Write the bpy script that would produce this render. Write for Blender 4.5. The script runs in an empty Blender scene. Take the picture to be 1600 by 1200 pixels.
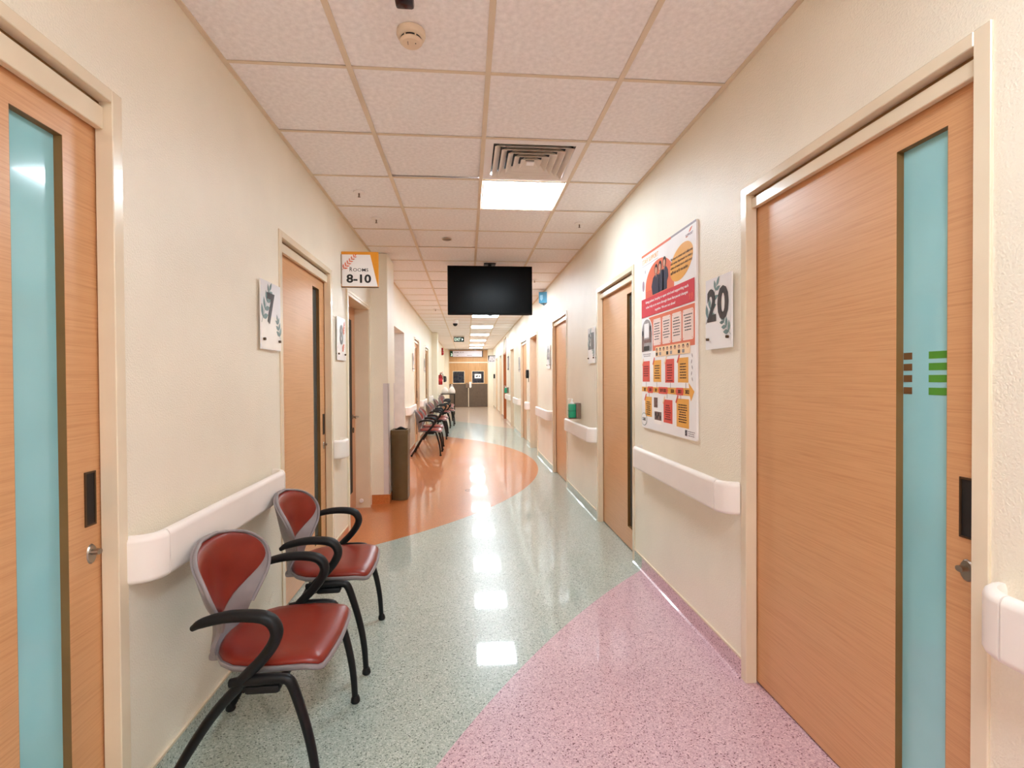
import bpy, bmesh, math, random
from mathutils import Vector, Matrix
random.seed(7)
sc = bpy.context.scene
COL = sc.collection
V = Vector

# ------------------------------------------------------------------ camera
cam_d = bpy.data.cameras.new('camera')
cam = bpy.data.objects.new('camera', cam_d)
COL.objects.link(cam)
cam_d.sensor_width = 36.0
cam_d.lens = 790.7 / 1600 * 36.0
cam_d.clip_start = 0.02
YAW, PITCH, ROLL = 0.0885, -0.0116, -0.0058
_d = V((math.sin(YAW) * math.cos(PITCH), math.cos(YAW) * math.cos(PITCH), math.sin(PITCH)))
_q = _d.to_track_quat('-Z', 'Y').to_matrix().to_4x4()
cam.matrix_world = Matrix.Translation((0, 0, 1.339)) @ _q @ Matrix.Rotation(ROLL, 4, 'Z')
sc.camera = cam

# ------------------------------------------------------------------ world, exposure
w = bpy.data.worlds.new('world')
sc.world = w
w.use_nodes = True
w.node_tree.nodes['Background'].inputs[0].default_value = (1, 0.95, 0.9, 1)
w.node_tree.nodes['Background'].inputs[1].default_value = 0.05
vs = sc.view_settings
vs.view_transform = 'Standard'
vs.look = 'None'
vs.gamma = 1.0
vs.use_curve_mapping = False
vs.exposure = 1.64
PANEL_STRENGTH = 11.0
PANEL_COLOR = (0.81, 0.94, 1.03)
sc.cycles.diffuse_bounces = 12
sc.cycles.max_bounces = 16
sc.cycles.caustics_reflective = False
sc.cycles.caustics_refractive = False
sc.cycles.sample_clamp_indirect = 6.0

XL, XR, HC = -1.023, 1.210, 2.687
YB, YE = -2.4, 23.45
G0, R0, TS = 0.102, 2.2545, 0.6


# ------------------------------------------------------------------ materials
def lin(c):
    return tuple(((v / 255) / 12.92 if v / 255 <= 0.04045 else ((v / 255 + 0.055) / 1.055) ** 2.4) for v in c) + (1.0,)


class NT:
    def __init__(s, name):
        s.m = bpy.data.materials.new(name)
        s.m.use_nodes = True
        s.t = s.m.node_tree
        s.b = s.t.nodes['Principled BSDF']

    def n(s, typ, **kw):
        nd = s.t.nodes.new(typ)
        for k, v in kw.items():
            if k.startswith('i_'):
                nd.inputs[k[2:].replace('_', ' ')].default_value = v
            else:
                setattr(nd, k, v)
        return nd

    def l(s, a, b):
        s.t.links.new(a, b)

    def ramp(s, src, stops, interp='LINEAR'):
        r = s.n('ShaderNodeValToRGB')
        r.color_ramp.interpolation = interp
        e = r.color_ramp.elements
        while len(e) < len(stops):
            e.new(0.5)
        for el, (p, c) in zip(e, stops):
            el.position = p
            el.color = c
        s.l(src, r.inputs[0])
        return r.outputs[0]

    def bump(s, src, strength, dist=0.002, coat=False):
        b = s.n('ShaderNodeBump')
        b.inputs['Strength'].default_value = strength
        b.inputs['Distance'].default_value = dist
        s.l(src, b.inputs['Height'])
        s.l(b.outputs[0], s.b.inputs['Coat Normal' if coat else 'Normal'])


def pm(name, rgb, rough=0.5, metal=0.0, spec=0.5, bump=None, var=None, coat=0.0, coat_r=0.05):
    t = NT(name)
    t.b.inputs['Base Color'].default_value = lin(rgb)
    t.b.inputs['Roughness'].default_value = rough
    t.b.inputs['Metallic'].default_value = metal
    t.b.inputs['Specular IOR Level'].default_value = spec
    t.b.inputs['Coat Weight'].default_value = coat
    t.b.inputs['Coat Roughness'].default_value = coat_r
    tc = t.n('ShaderNodeTexCoord')
    if var is None:
        var = (9.0, 4)
    nz = t.n('ShaderNodeTexNoise', i_Scale=var[0], i_Detail=3.0)
    t.l(tc.outputs['Object'], nz.inputs['Vector'])
    d = var[1]
    lo = lin([max(0, c - d) for c in rgb])
    hi = lin([min(255, c + d) for c in rgb])
    t.l(t.ramp(nz.outputs[0], [(0.3, lo), (0.7, hi)]), t.b.inputs['Base Color'])
    if bump:
        nb = t.n('ShaderNodeTexNoise', i_Scale=bump[0], i_Detail=2.0)
        t.l(tc.outputs['Object'], nb.inputs['Vector'])
        t.bump(nb.outputs[0], bump[1], bump[2] if len(bump) > 2 else 0.002)
    return t.m


def wood(name, dark, light, axis_scale, rough=0.36):
    t = NT(name)
    tc = t.n('ShaderNodeTexCoord')
    mp = t.n('ShaderNodeMapping')
    mp.inputs['Scale'].default_value = axis_scale
    mp.inputs['Rotation'].default_value = (0.05, 0, 0)
    t.l(tc.outputs['Object'], mp.inputs['Vector'])
    n1 = t.n('ShaderNodeTexNoise', i_Scale=1.0, i_Detail=5.0, i_Roughness=0.65, i_Distortion=0.4)
    t.l(mp.outputs[0], n1.inputs['Vector'])
    c1 = t.ramp(n1.outputs[0], [(0.3, lin(dark)), (0.5, lin([(a + b * 2) / 3 for a, b in zip(dark, light)])), (0.72, lin(light))])
    t.l(c1, t.b.inputs['Base Color'])
    t.b.inputs['Roughness'].default_value = rough
    t.b.inputs['Specular IOR Level'].default_value = 0.6
    t.b.inputs['Coat Weight'].default_value = 0.3
    t.b.inputs['Coat Roughness'].default_value = 0.4
    t.bump(n1.outputs[0], 0.06, 0.001)
    return t.m


def vinyl(name, base, dk, lt):
    t = NT(name)
    tc = t.n('ShaderNodeTexCoord')
    vo = t.n('ShaderNodeTexVoronoi', i_Scale=225.0)
    t.l(tc.outputs['Object'], vo.inputs['Vector'])
    sp = t.n('ShaderNodeSeparateColor')
    t.l(vo.outputs['Color'], sp.inputs[0])
    b1 = lin([c - 6 for c in base])
    b2 = lin([min(255, c + 6) for c in base])
    fl = t.ramp(sp.outputs[0], [(0.0, lin(dk)), (0.055, lin([(a * 2 + b) / 3 for a, b in zip(base, dk)])), (0.16, b1), (0.5, b2), (0.84, lin(lt))], 'CONSTANT')
    big = t.n('ShaderNodeTexNoise', i_Scale=2.2, i_Detail=4.0)
    t.l(tc.outputs['Object'], big.inputs['Vector'])
    mx = t.n('ShaderNodeMix', data_type='RGBA', blend_type='MULTIPLY')
    mx.inputs[0].default_value = 1.0
    t.l(fl, mx.inputs[6])
    t.l(t.ramp(big.outputs[0], [(0.3, (0.93, 0.93, 0.93, 1)), (0.7, (1, 1, 1, 1))]), mx.inputs[7])
    t.l(mx.outputs[2], t.b.inputs['Base Color'])
    t.b.inputs['Roughness'].default_value = 0.3
    t.b.inputs['Specular IOR Level'].default_value = 0.45
    t.b.inputs['Coat Weight'].default_value = 0.6
    t.b.inputs['Coat Roughness'].default_value = 0.045
    t.b.inputs['Coat IOR'].default_value = 1.45
    wv = t.n('ShaderNodeTexNoise', i_Scale=5.0, i_Detail=1.5)
    t.l(tc.outputs['Object'], wv.inputs['Vector'])
    t.bump(wv.outputs[0], 0.10, 0.003, coat=True)
    return t.m


M = {}
M['wall'] = pm('cream_wall_paint', (238, 230, 213), 0.34, bump=(170, 0.6, 0.004), var=(3, 3))
M['ceil'] = pm('ceiling_tile_board', (243, 240, 241), 0.9, spec=0.2, bump=(120, 0.55, 0.004), var=(45, 7))
M['grid'] = pm('ceiling_grid_paint', (222, 206, 184), 0.5)
M['frame'] = pm('tan_gloss_frame_paint', (228, 213, 188), 0.25, var=(4, 4), coat=0.3)
M['frame_light'] = pm('pale_frame_paint', (236, 226, 204), 0.25)
M['wood'] = wood('beech_laminate', (196, 140, 92), (216, 164, 116), (30, 4.0, 230))
M['wood_swing'] = wood('beech_laminate_swing', (186, 130, 84), (206, 152, 106), (30, 4.0, 230))
M['wood_dark'] = wood('brown_orange_veneer', (150, 78, 30), (182, 102, 44), (30, 30, 2))
M['wood_end'] = wood('honey_veneer', (172, 122, 70), (196, 148, 94), (30, 30, 2))
M['edge'] = pm('slit_edge_lipping', (128, 92, 48), 0.5)
M['glass'] = pm('frosted_teal_glass', (150, 208, 216), 0.10, spec=0.6, var=(1.6, 10), coat=0.6, coat_r=0.02)
M['glass_dark'] = pm('dim_slit_glass', (74, 84, 84), 0.12, spec=0.6, coat=0.5, coat_r=0.03)
M['film_green'] = pm('green_film', (76, 146, 44), 0.3)
M['film_brown'] = pm('brown_gap_film', (112, 78, 46), 0.4)
M['steel'] = pm('brushed_steel', (168, 160, 150), 0.3, 1.0)
M['steel_dark'] = pm('bronze_steel', (96, 76, 58), 0.35, 0.8)
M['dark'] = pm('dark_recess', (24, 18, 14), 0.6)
M['rail'] = pm('white_vinyl_bumper', (240, 232, 226), 0.38, bump=(240, 0.06), var=(5, 2))
M['teal'] = vinyl('grey_green_vinyl', (172, 184, 174), (92, 103, 94), (202, 210, 202))
M['pink'] = vinyl('pink_vinyl', (206, 172, 182), (122, 82, 92), (226, 196, 202))
M['orange'] = vinyl('orange_vinyl', (200, 118, 62), (172, 96, 46), (210, 130, 74))
M['beige'] = vinyl('beige_vinyl', (214, 190, 168), (186, 160, 140), (224, 204, 184))
M['red'] = pm('red_brown_leatherette', (128, 34, 19), 0.33, spec=0.5, bump=(300, 0.05), var=(12, 5))
M['shell'] = pm('grey_plastic_shell', (140, 132, 134), 0.42, var=(20, 3))
M['shell_dark'] = pm('dark_grey_plastic', (74, 66, 62), 0.45)
M['black'] = pm('black_plastic', (13, 13, 15), 0.5, spec=0.35)
M['blackmetal'] = pm('black_powder_coat', (10, 10, 12), 0.42, spec=0.35)
M['screen'] = pm('tv_screen_glass', (3, 4, 6), 0.25, spec=0.12, var=(3, 1))
M['white'] = pm('white_print', (240, 236, 236), 0.45, var=(6, 2))
M['paper'] = pm('white_paper', (244, 240, 236), 0.6)
M['plate'] = pm('acrylic_white_plate', (240, 238, 240), 0.2, spec=0.4, var=(2, 2))
M['plate_low'] = pm('acrylic_lower_plate', (246, 242, 236), 0.2)
M['digit'] = pm('dark_brown_digits', (52, 44, 46), 0.4)
M['digit_grey'] = pm('grey_digits', (66, 64, 72), 0.3)
M['leaf'] = pm('grey_green_leaf_print', (110, 138, 138), 0.4, var=(60, 10))
M['leaf_pale'] = pm('pale_leaf_print', (160, 178, 180), 0.4)
M['coral'] = pm('coral_print', (224, 112, 78), 0.45)
M['coral_red'] = pm('coral_red_print', (222, 80, 68), 0.45)
M['crimson'] = pm('crimson_print', (208, 46, 62), 0.45)
M['amber'] = pm('amber_print', (234, 168, 74), 0.45)
M['gold'] = pm('sign_gold', (222, 146, 34), 0.4)
M['cream_note'] = pm('blush_card_print', (240, 216, 206), 0.45)
M['peach'] = pm('peach_strip_print', (244, 208, 166), 0.45)
M['navy'] = pm('navy_print', (40, 38, 62), 0.45)
M['skin'] = pm('skin_print', (214, 160, 132), 0.45)
M['hair'] = pm('black_hair_print', (26, 20, 22), 0.45)
M['ink'] = pm('black_ink', (22, 20, 22), 0.5)
M['brownink'] = pm('brown_ink', (74, 44, 24), 0.5)
M['redink'] = pm('dark_red_ink', (122, 22, 24), 0.5)
M['greyink'] = pm('grey_ink', (150, 140, 146), 0.5)
M['mauve'] = pm('mauve_print', (156, 128, 142), 0.45)
M['photo_grey'] = pm('photo_grey', (150, 144, 146), 0.45, var=(40, 14))
M['photo_brown'] = pm('photo_brown', (112, 82, 76), 0.45, var=(60, 20))
M['bin'] = pm('brown_metal_bin', (98, 78, 48), 0.45, var=(8, 4))
M['bin_lid'] = pm('olive_bin_lid', (104, 84, 54), 0.45)
M['guard'] = pm('lavender_corner_guard', (218, 208, 206), 0.4)
M['passage'] = pm('pale_passage_paint', (232, 228, 222), 0.5)
M['vent_paint'] = pm('matt_vent_paint', (232, 222, 212), 0.75, spec=0.2)
M['green'] = pm('green_bottle_plastic', (24, 150, 112), 0.3)
M['taupe'] = pm('taupe_metal', (126, 104, 88), 0.4)
M['extred'] = pm('extinguisher_red', (150, 14, 22), 0.25)
M['exit'] = pm('exit_sign_green', (5, 20, 16), 0.6, spec=0.15)
M['exit_letters'] = pm('exit_pale_letters', (214, 240, 222), 0.4)
M['exit_letters'].node_tree.nodes['Principled BSDF'].inputs['Emission Color'].default_value = (0.75, 1.0, 0.85, 1)
M['exit_letters'].node_tree.nodes['Principled BSDF'].inputs['Emission Strength'].default_value = 0.25
M['blue'] = pm('blue_sign_face', (58, 140, 176), 0.35)
M['blue_pale'] = pm('pale_blue_sign_face', (150, 200, 222), 0.35)
M['kick'] = pm('brown_kick_plate', (92, 76, 62), 0.4)
M['navyglass'] = pm('dark_door_glass', (26, 30, 44), 0.08, spec=0.6)
M['bag'] = pm('white_plastic_bag', (238, 232, 226), 0.35, bump=(30, 0.4, 0.01))
M['card'] = pm('cardboard', (198, 150, 116), 0.7)
M['tabletop'] = pm('dark_table_top', (46, 32, 30), 0.4)
M['heat_dark'] = pm('maroon_sensor_window', (44, 12, 22), 0.2)
M['detector'] = pm('ivory_detector', (226, 206, 182), 0.45)
M['sign_panel'] = pm('pale_grey_sign', (214, 208, 216), 0.4)
M['sign_green'] = pm('dark_green_sign', (22, 72, 46), 0.4)

em = NT('light_panel_diffuser')
em.b.inputs['Base Color'].default_value = (0.9, 0.9, 0.9, 1)
em.b.inputs['Emission Color'].default_value = PANEL_COLOR + (1,)
em.b.inputs['Emission Strength'].default_value = PANEL_STRENGTH
M['panel'] = em.m


# ------------------------------------------------------------------ helpers
def tag(o, label=None, cat=None, group=None, kind=None):
    if label: o['label'] = label
    if cat: o['category'] = cat
    if group: o['group'] = group
    if kind: o['kind'] = kind
    return o


def thing(name, label, cat, loc=(0, 0, 0), rz=0.0, group=None, kind=None):
    o = bpy.data.objects.new(name, None)
    o.empty_display_size = 0.1
    COL.objects.link(o)
    o.location = loc
    o.rotation_euler = (0, 0, rz)
    return tag(o, label, cat, group, kind)


def root_loc(o):
    while o.parent:
        o = o.parent
    return V(o.location)


def obj(name, bm, mat, parent=None, smooth=True, local=False, angle=35):
    me = bpy.data.meshes.new(name)
    bmesh.ops.recalc_face_normals(bm, faces=bm.faces[:])
    if parent is not None and not local:
        bmesh.ops.translate(bm, verts=bm.verts[:], vec=-root_loc(parent))
    bm.to_mesh(me)
    bm.free()
    me.materials.append(M[mat] if isinstance(mat, str) else mat)
    if smooth:
        for p in me.polygons:
            p.use_smooth = True
        me.set_sharp_from_angle(angle=math.radians(angle))
    o = bpy.data.objects.new(name, me)
    COL.objects.link(o)
    if parent is not None:
        o.parent = parent
    return o


def B():
    return bmesh.new()


def box(bm, x0, x1, y0, y1, z0, z1, bev=0.0, seg=2):
    if x0 > x1: x0, x1 = x1, x0
    if y0 > y1: y0, y1 = y1, y0
    if z0 > z1: z0, z1 = z1, z0
    r = bmesh.ops.create_cube(bm, size=1.0)
    vs_ = r['verts']
    for v in vs_:
        v.co = V((x0 + (v.co.x + .5) * (x1 - x0), y0 + (v.co.y + .5) * (y1 - y0), z0 + (v.co.z + .5) * (z1 - z0)))
    if bev > 0:
        es = list({e for v in vs_ for e in v.link_edges})
        bmesh.ops.bevel(bm, geom=es, offset=bev, segments=seg, affect='EDGES', profile=0.5)
    return bm


def bx(*a, **k):
    return box(B(), *a, **k)


def prism(bm, pts, n, d0, d1):
    """closed polygon pts (3d), extruded along n from d0 to d1"""
    n = V(n)
    a = [bm.verts.new(V(p) + n * d0) for p in pts]
    b = [bm.verts.new(V(p) + n * d1) for p in pts]
    k = len(pts)
    bm.faces.new(a)
    bm.faces.new(b[::-1])
    for i in range(k):
        bm.faces.new((a[i], b[i], b[(i + 1) % k], a[(i + 1) % k]))
    return bm


def crom(pts, n=6):
    p = [V(q) for q in pts]
    p = [p[0] * 2 - p[1]] + p + [p[-1] * 2 - p[-2]]
    out = []
    for i in range(1, len(p) - 2):
        for k in range(n):
            t = k / n
            a, b, c, d = p[i - 1:i + 3]
            out.append(.5 * ((2 * b) + (c - a) * t + (2 * a - 5 * b + 4 * c - d) * t * t + (3 * b - a - 3 * c + d) * t ** 3))
    out.append(p[-2])
    return out


def tube(bm, pts, rad, side=(0, 1, 0), wide=1.0, n=10, smooth=6):
    """rad: number or list per control point; 'side' is the fixed section axis, 'wide' stretches along it"""
    cp = crom(pts, smooth) if smooth else [V(p) for p in pts]
    if not isinstance(rad, (list, tuple)):
        rad = [rad] * len(pts)
    rr = []
    for i in range(len(cp)):
        f = i / (len(cp) - 1) * (len(rad) - 1)
        k = min(int(f), len(rad) - 2)
        rr.append(rad[k] + (rad[k + 1] - rad[k]) * (f - k))
    rings = []
    side = V(side)
    for i, p in enumerate(cp):
        t = (cp[min(i + 1, len(cp) - 1)] - cp[max(i - 1, 0)]).normalized()
        s = (side - t * side.dot(t)).normalized()
        u = t.cross(s)
        rings.append([bm.verts.new(p + s * math.cos(a) * rr[i] * wide + u * math.sin(a) * rr[i])
                      for a in [2 * math.pi * k / n for k in range(n)]])
    for a, b in zip(rings, rings[1:]):
        for k in range(n):
            bm.faces.new((a[k], a[(k + 1) % n], b[(k + 1) % n], b[k]))
    bm.faces.new(rings[0])
    bm.faces.new(rings[-1][::-1])
    return bm


def lathe(bm, c, prof, n=20, axis='z', sx=1.0, sy=1.0):
    rings = []
    c = V(c)
    for r, h in prof:
        ring = []
        for k in range(n):
            a = 2 * math.pi * k / n
            x, y = math.cos(a) * r * sx, math.sin(a) * r * sy
            ring.append(bm.verts.new(c + (V((x, y, h)) if axis == 'z' else V((h, x, y)) if axis == 'x' else V((x, h, y)))))
        rings.append(ring)
    for a, b in zip(rings, rings[1:]):
        for k in range(n):
            bm.faces.new((a[k], a[(k + 1) % n], b[(k + 1) % n], b[k]))
    bm.faces.new(rings[0])
    bm.faces.new(rings[-1])
    return bm


def dup(root, loc, rz, label, group=None):
    r = root.copy()
    COL.objects.link(r)
    r.location = loc
    r.rotation_euler = (0, 0, rz)
    r['label'] = label
    if group: r['group'] = group
    for ch in list(root.children):
        c = ch.copy()
        COL.objects.link(c)
        c.parent = r
        for g in list(ch.children):
            d = g.copy()
            COL.objects.link(d)
            d.parent = c
    return r


_tcache = {}


def text_geo(s, bold=0.0, align='LEFT', spacing=1.0):
    k = (s, bold, align, spacing)
    if k not in _tcache:
        cu = bpy.data.curves.new('t', 'FONT')
        cu.body = s
        cu.align_x = align
        cu.offset = bold
        cu.space_line = 1.05
        cu.space_character = spacing
        cu.resolution_u = 3
        o = bpy.data.objects.new('t', cu)
        COL.objects.link(o)
        bpy.context.view_layer.update()
        me = o.to_mesh()
        vs_ = [(v.co.x, v.co.y) for v in me.vertices]
        fs = [tuple(p.vertices) for p in me.polygons]
        o.to_mesh_clear()
        bpy.data.objects.remove(o)
        bpy.data.curves.remove(cu)
        _tcache[k] = (vs_, fs)
    return _tcache[k]


class Panel:
    """a flat panel in the place: o = its top left corner, U = its reading direction, N = towards the reader"""
    def __init__(s, root, o, U, N):
        s.root, s.o, s.U, s.N = root, V(o), V(U), V(N)

    def p(s, u, v, d=0.0):
        return s.o + s.U * u + V((0, 0, -v)) + s.N * d

    def poly(s, name, pts, d, mat, parent=None, t=0.0006):
        if name is None:
            return
        bm = B()
        prism(bm, [s.p(u, v) for u, v in pts], s.N, d, d + t)
        return obj(name, bm, mat, parent or s.root, smooth=False)

    def polys(s, name, plist, d, mat, parent=None, t=0.0006):
        bm = B()
        for pts in plist:
            prism(bm, [s.p(u, v) for u, v in pts], s.N, d, d + t)
        return obj(name, bm, mat, parent or s.root, smooth=False)

    def text(s, name, string, d, mat, box_, bold=0.0, align='LEFT', parent=None, keep=False, spacing=1.0):
        """fitted into box_ = (u0, v0, u1, v1)"""
        vs_, fs = text_geo(string, bold, align, spacing)
        xs = [v[0] for v in vs_]; ys = [v[1] for v in vs_]
        x0, x1, y0, y1 = min(xs), max(xs), min(ys), max(ys)
        u0, v0, u1, v1 = box_
        kx, ky = (u1 - u0) / (x1 - x0), (v1 - v0) / (y1 - y0)
        bm = B()
        bv = [bm.verts.new(s.p(u0 + (x - x0) * kx, v1 - (y - y0) * ky, d)) for x, y in vs_]
        for f in fs:
            try:
                bm.faces.new([bv[i] for i in f])
            except ValueError:
                pass
        r = bmesh.ops.extrude_face_region(bm, geom=bm.faces[:])
        bmesh.ops.translate(bm, verts=[g for g in r['geom'] if isinstance(g, bmesh.types.BMVert)], vec=s.N * 0.0006)
        return obj(name, bm, mat, parent or s.root, smooth=False)


def rect(u0, v0, u1, v1):
    return [(u0, v0), (u0, v1), (u1, v1), (u1, v0)]


def rrect(u0, v0, u1, v1, r, n=4):
    out = []
    for cx, cy, a0 in ((u0 + r, v0 + r, 180), (u1 - r, v0 + r, 270), (u1 - r, v1 - r, 0), (u0 + r, v1 - r, 90)):
        for k in range(n + 1):
            a = math.radians(a0 + 90 * k / n)
            out.append((cx + r * math.cos(a), cy + r * math.sin(a)))
    return out


def ell(cu, cv, ru, rv, n=24, a0=0, a1=360, rot=0):
    out = []
    full = a1 - a0 >= 360
    for k in range(n if full else n + 1):
        a = math.radians(a0 + (a1 - a0) * k / n)
        x, y = ru * math.cos(a), rv * math.sin(a)
        c, s_ = math.cos(rot), math.sin(rot)
        out.append((cu + x * c - y * s_, cv + x * s_ + y * c))
    return out


def leaf(u, v, ang, L, W):
    pts = []
    for t, ww in ((0, 0), (.2, .6), (.45, 1), (.7, .75), (1, 0), (.7, -.75), (.45, -1), (.2, -.6)):
        x, y = t * L, ww * W * .5
        pts.append((u + x * math.cos(ang) - y * math.sin(ang), v + x * math.sin(ang) + y * math.cos(ang)))
    return pts


def branch(u0, v0, ang, length, n, L, W):
    out = []
    c, s_ = math.cos(ang), math.sin(ang)
    out.append([(u0 - s_ * .0015, v0 + c * .0015), (u0 + c * length - s_ * .0008, v0 + s_ * length + c * .0008),
                (u0 + c * length + s_ * .0008, v0 + s_ * length - c * .0008), (u0 + s_ * .0015, v0 - c * .0015)])
    for i in range(n):
        f = (i + .6) / n
        k = 1 - .35 * f
        pu, pv = u0 + c * length * f, v0 + s_ * length * f
        out.append(leaf(pu, pv, ang + .75, L * k, W * k))
        out.append(leaf(pu, pv, ang - .75, L * k, W * k))
    out.append(leaf(u0 + c * length, v0 + s_ * length, ang, L * .7, W * .7))
    return out


# ------------------------------------------------------------------ the setting: floor
fl = obj('floor', bx(-3.2, 1.7, YB - .2, YE + .6, -0.06, 0.0), 'teal', smooth=False)
tag(fl, 'glossy speckled grey green vinyl floor running the length of the corridor', 'floor', kind='structure')


def floor_sheet(name, pts, mat, t=0.0005):
    bm = B()
    prism(bm, [(x, y, 0) for x, y in pts], (0, 0, 1), 0.0, t)
    return obj(name, bm, mat, fl, smooth=False)


CO, RO = (-3.978, 8.037), 5.055
pts = []
for k in range(61):
    a = -math.asin(4.10 / RO) + 2 * math.asin(4.10 / RO) * k / 60
    pts.append((CO[0] + RO * math.cos(a), CO[1] + RO * math.sin(a)))
o = floor_sheet('vinyl_inlay', pts + [(-1.024, 8.45), (-3.0, 8.45), (-3.0, 7.17), (-1.024, 7.17), (-1.024, 5.41), (-1.17, 5.41), (-1.17, 4.41), (-1.024, 4.41)], 'orange')
tag(o, 'orange vinyl disc inlay')
CP, RP = (5.934, -1.676), 6.9515
pts = []
a1 = math.atan2(3.42 + 1.676, 1.21 - CP[0])
for k in range(61):
    a = a1 + (math.radians(187) - a1) * k / 60
    pts.append((CP[0] + RP * math.cos(a), CP[1] + RP * math.sin(a)))
pts = [p for p in pts if p[0] > XL]
o = floor_sheet('vinyl_inlay', pts + [(max(XL, pts[-1][0]), YB), (1.3, YB), (1.3, 3.35)], 'pink')
tag(o, 'pink vinyl disc inlay')
o = floor_sheet('vinyl_inlay', [(XL, 17.05), (-.448, 16.07), (.396, 14.74), (1.224, 13.3), (1.26, 13.3), (1.26, YE), (XL, YE)], 'beige')
tag(o, 'beige vinyl field at the far end')

# ------------------------------------------------------------------ walls (openings cut as segments)
LEFT_OPEN = [(0.56, 1.600, 2.17, 'slide'), (2.885, 3.945, 2.155, 'slide'), (4.44, 5.39, 2.09, 'swing'), (7.18, 8.44, 2.09, 'pass'),
             (9.99, 11.03, 2.15, 'slide'), (12.57, 13.59, 2.15, 'slide')]
RIGHT_OPEN = [(1.078, 2.125, 2.15, 'slide'), (3.585, 4.622, 2.15, 'slide'), (6.058, 7.105, 2.15, 'slide'), (8.62, 9.65, 2.13, 'swing'),
              (10.21, 11.335, 2.15, 'slide'), (13.0, 13.97, 2.14, 'swing'), (15.6, 16.68, 2.62, 'tall'), (17.7, 18.7, 2.15, 'slide'), (20.2, 21.2, 2.15, 'slide')]


def wall_side(name, x0, x1, opens, label):
    bm = B()
    y = YB
    for a, b, h, _ in opens:
        box(bm, x0, x1, y, a, 0, HC + .04)
        box(bm, x0, x1, a, b, h, HC + .04)
        y = b
    box(bm, x0, x1, y, YE + .2, 0, HC + .04)
    return tag(obj(name, bm, 'wall', smooth=False), label, 'wall', kind='structure')


wl = wall_side('wall_left', XL - .14, XL, LEFT_OPEN, 'cream textured wall along the left of the corridor, behind the chairs')
wr = wall_side('wall_right', XR, XR + .14, RIGHT_OPEN, 'cream textured wall along the right of the corridor, holding the poster')
wb = obj('wall_back', bx(XL - .14, XR + .14, YB - .12, YB, 0, HC + .04), 'wall', smooth=False)
tag(wb, 'cream wall closing the corridor behind the viewpoint', 'wall', kind='structure')
bm = B()
box(bm, XL - .14, -.86, YE, YE + .12, 0, HC + .04)
box(bm, .99, XR + .14, YE, YE + .12, 0, HC + .04)
we = obj('wall_end', bm, 'wall', smooth=False)
tag(we, 'narrow cream wall strips beside the far double door', 'wall', kind='structure')
# columns standing proud of the left wall
o = obj('trim_1', bx(XL - .01, -.845, 5.53, 6.02, 0, 2.682, .006), 'wall', smooth=False)
tag(o, 'cream wall column beside the brown bin', 'column', kind='structure')
o = obj('trim_2', bx(XL - .01, -.862, 14.9, 15.5, 0, 2.682, .006), 'wall', smooth=False)
tag(o, 'far cream wall column before the fire extinguisher', 'column', kind='structure')
# corner guard on the near column
cg = thing('corner_guard', 'pale lavender corner guard on the column edge behind the brown bin', 'corner guard', (-.845, 5.53, .1))
obj('guard_strip', bx(-.898, -.841, 5.526, 5.53, .1, 1.29), 'guard', cg, False)
obj('guard_strip', bx(-.845, -.841, 5.526, 5.62, .1, 1.29), 'guard', cg, False)
obj('guard_strip', bx(-.845, -.842, 5.93, 6.0, .1, 1.29), 'guard', cg, False)
# side passage behind the left opening
bm = B()
box(bm, -2.9, XL - .14, 8.44, 8.52, 0, 2.4)
box(bm, -2.9, XL - .14, 7.10, 7.18, 0, 2.4)
box(bm, -2.98, -2.9, 7.10, 8.52, 0, 2.4)
box(bm, XL - .14, XL - .0005, 8.433, 8.44, 0.1, 2.085)
o = obj('wall_passage', bm, 'passage', smooth=False)
tag(o, 'pale grey walls of the side passage opening off the left wall', 'wall', kind='structure')
o = obj('ceiling_passage', bx(-2.98, XL - .14, 7.10, 8.52, 2.4, 2.45), 'passage', smooth=False)
tag(o, 'flat ceiling of the side passage', 'ceiling', kind='structure')
pl = thing('ceiling_light', 'round ceiling light inside the left side passage', 'ceiling light', (-1.9, 7.8, 2.4))  # lamp added out of view so the passage walls come out pale
obj('diffuser', lathe(B(), (-1.9, 7.8, 2.372), [(.11, 0), (.13, .01), (.13, .027)]), 'panel', pl)
obj('light_rim', lathe(B(), (-1.9, 7.8, 2.375), [(.131, 0), (.145, 0), (.145, .025), (.131, .025)]), 'white', pl)

# ------------------------------------------------------------------ baseboards (coved vinyl, coloured like the floor beside them)
_bb = 0


def baseboard(side, y0, y1, mat, lab):
    s = 1 if side == 'left' else -1
    X = XL if side == 'left' else XR
    prof = [(0, 0), (.022, 0), (.010, .006), (.006, .018), (.005, .084), (0, .084)]
    bm = B()
    prism(bm, [(X + s * a, y0, z) for a, z in prof], (0, 1, 0), 0, y1 - y0)
    o = obj('baseboard_' + side, bm, mat, smooth=False)
    tag(o, lab, 'baseboard', kind='structure')
    obj('cap_strip', bx(X, X + s * .008, y0, y1, .084, .094), 'frame', o, False)
    return o


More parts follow.
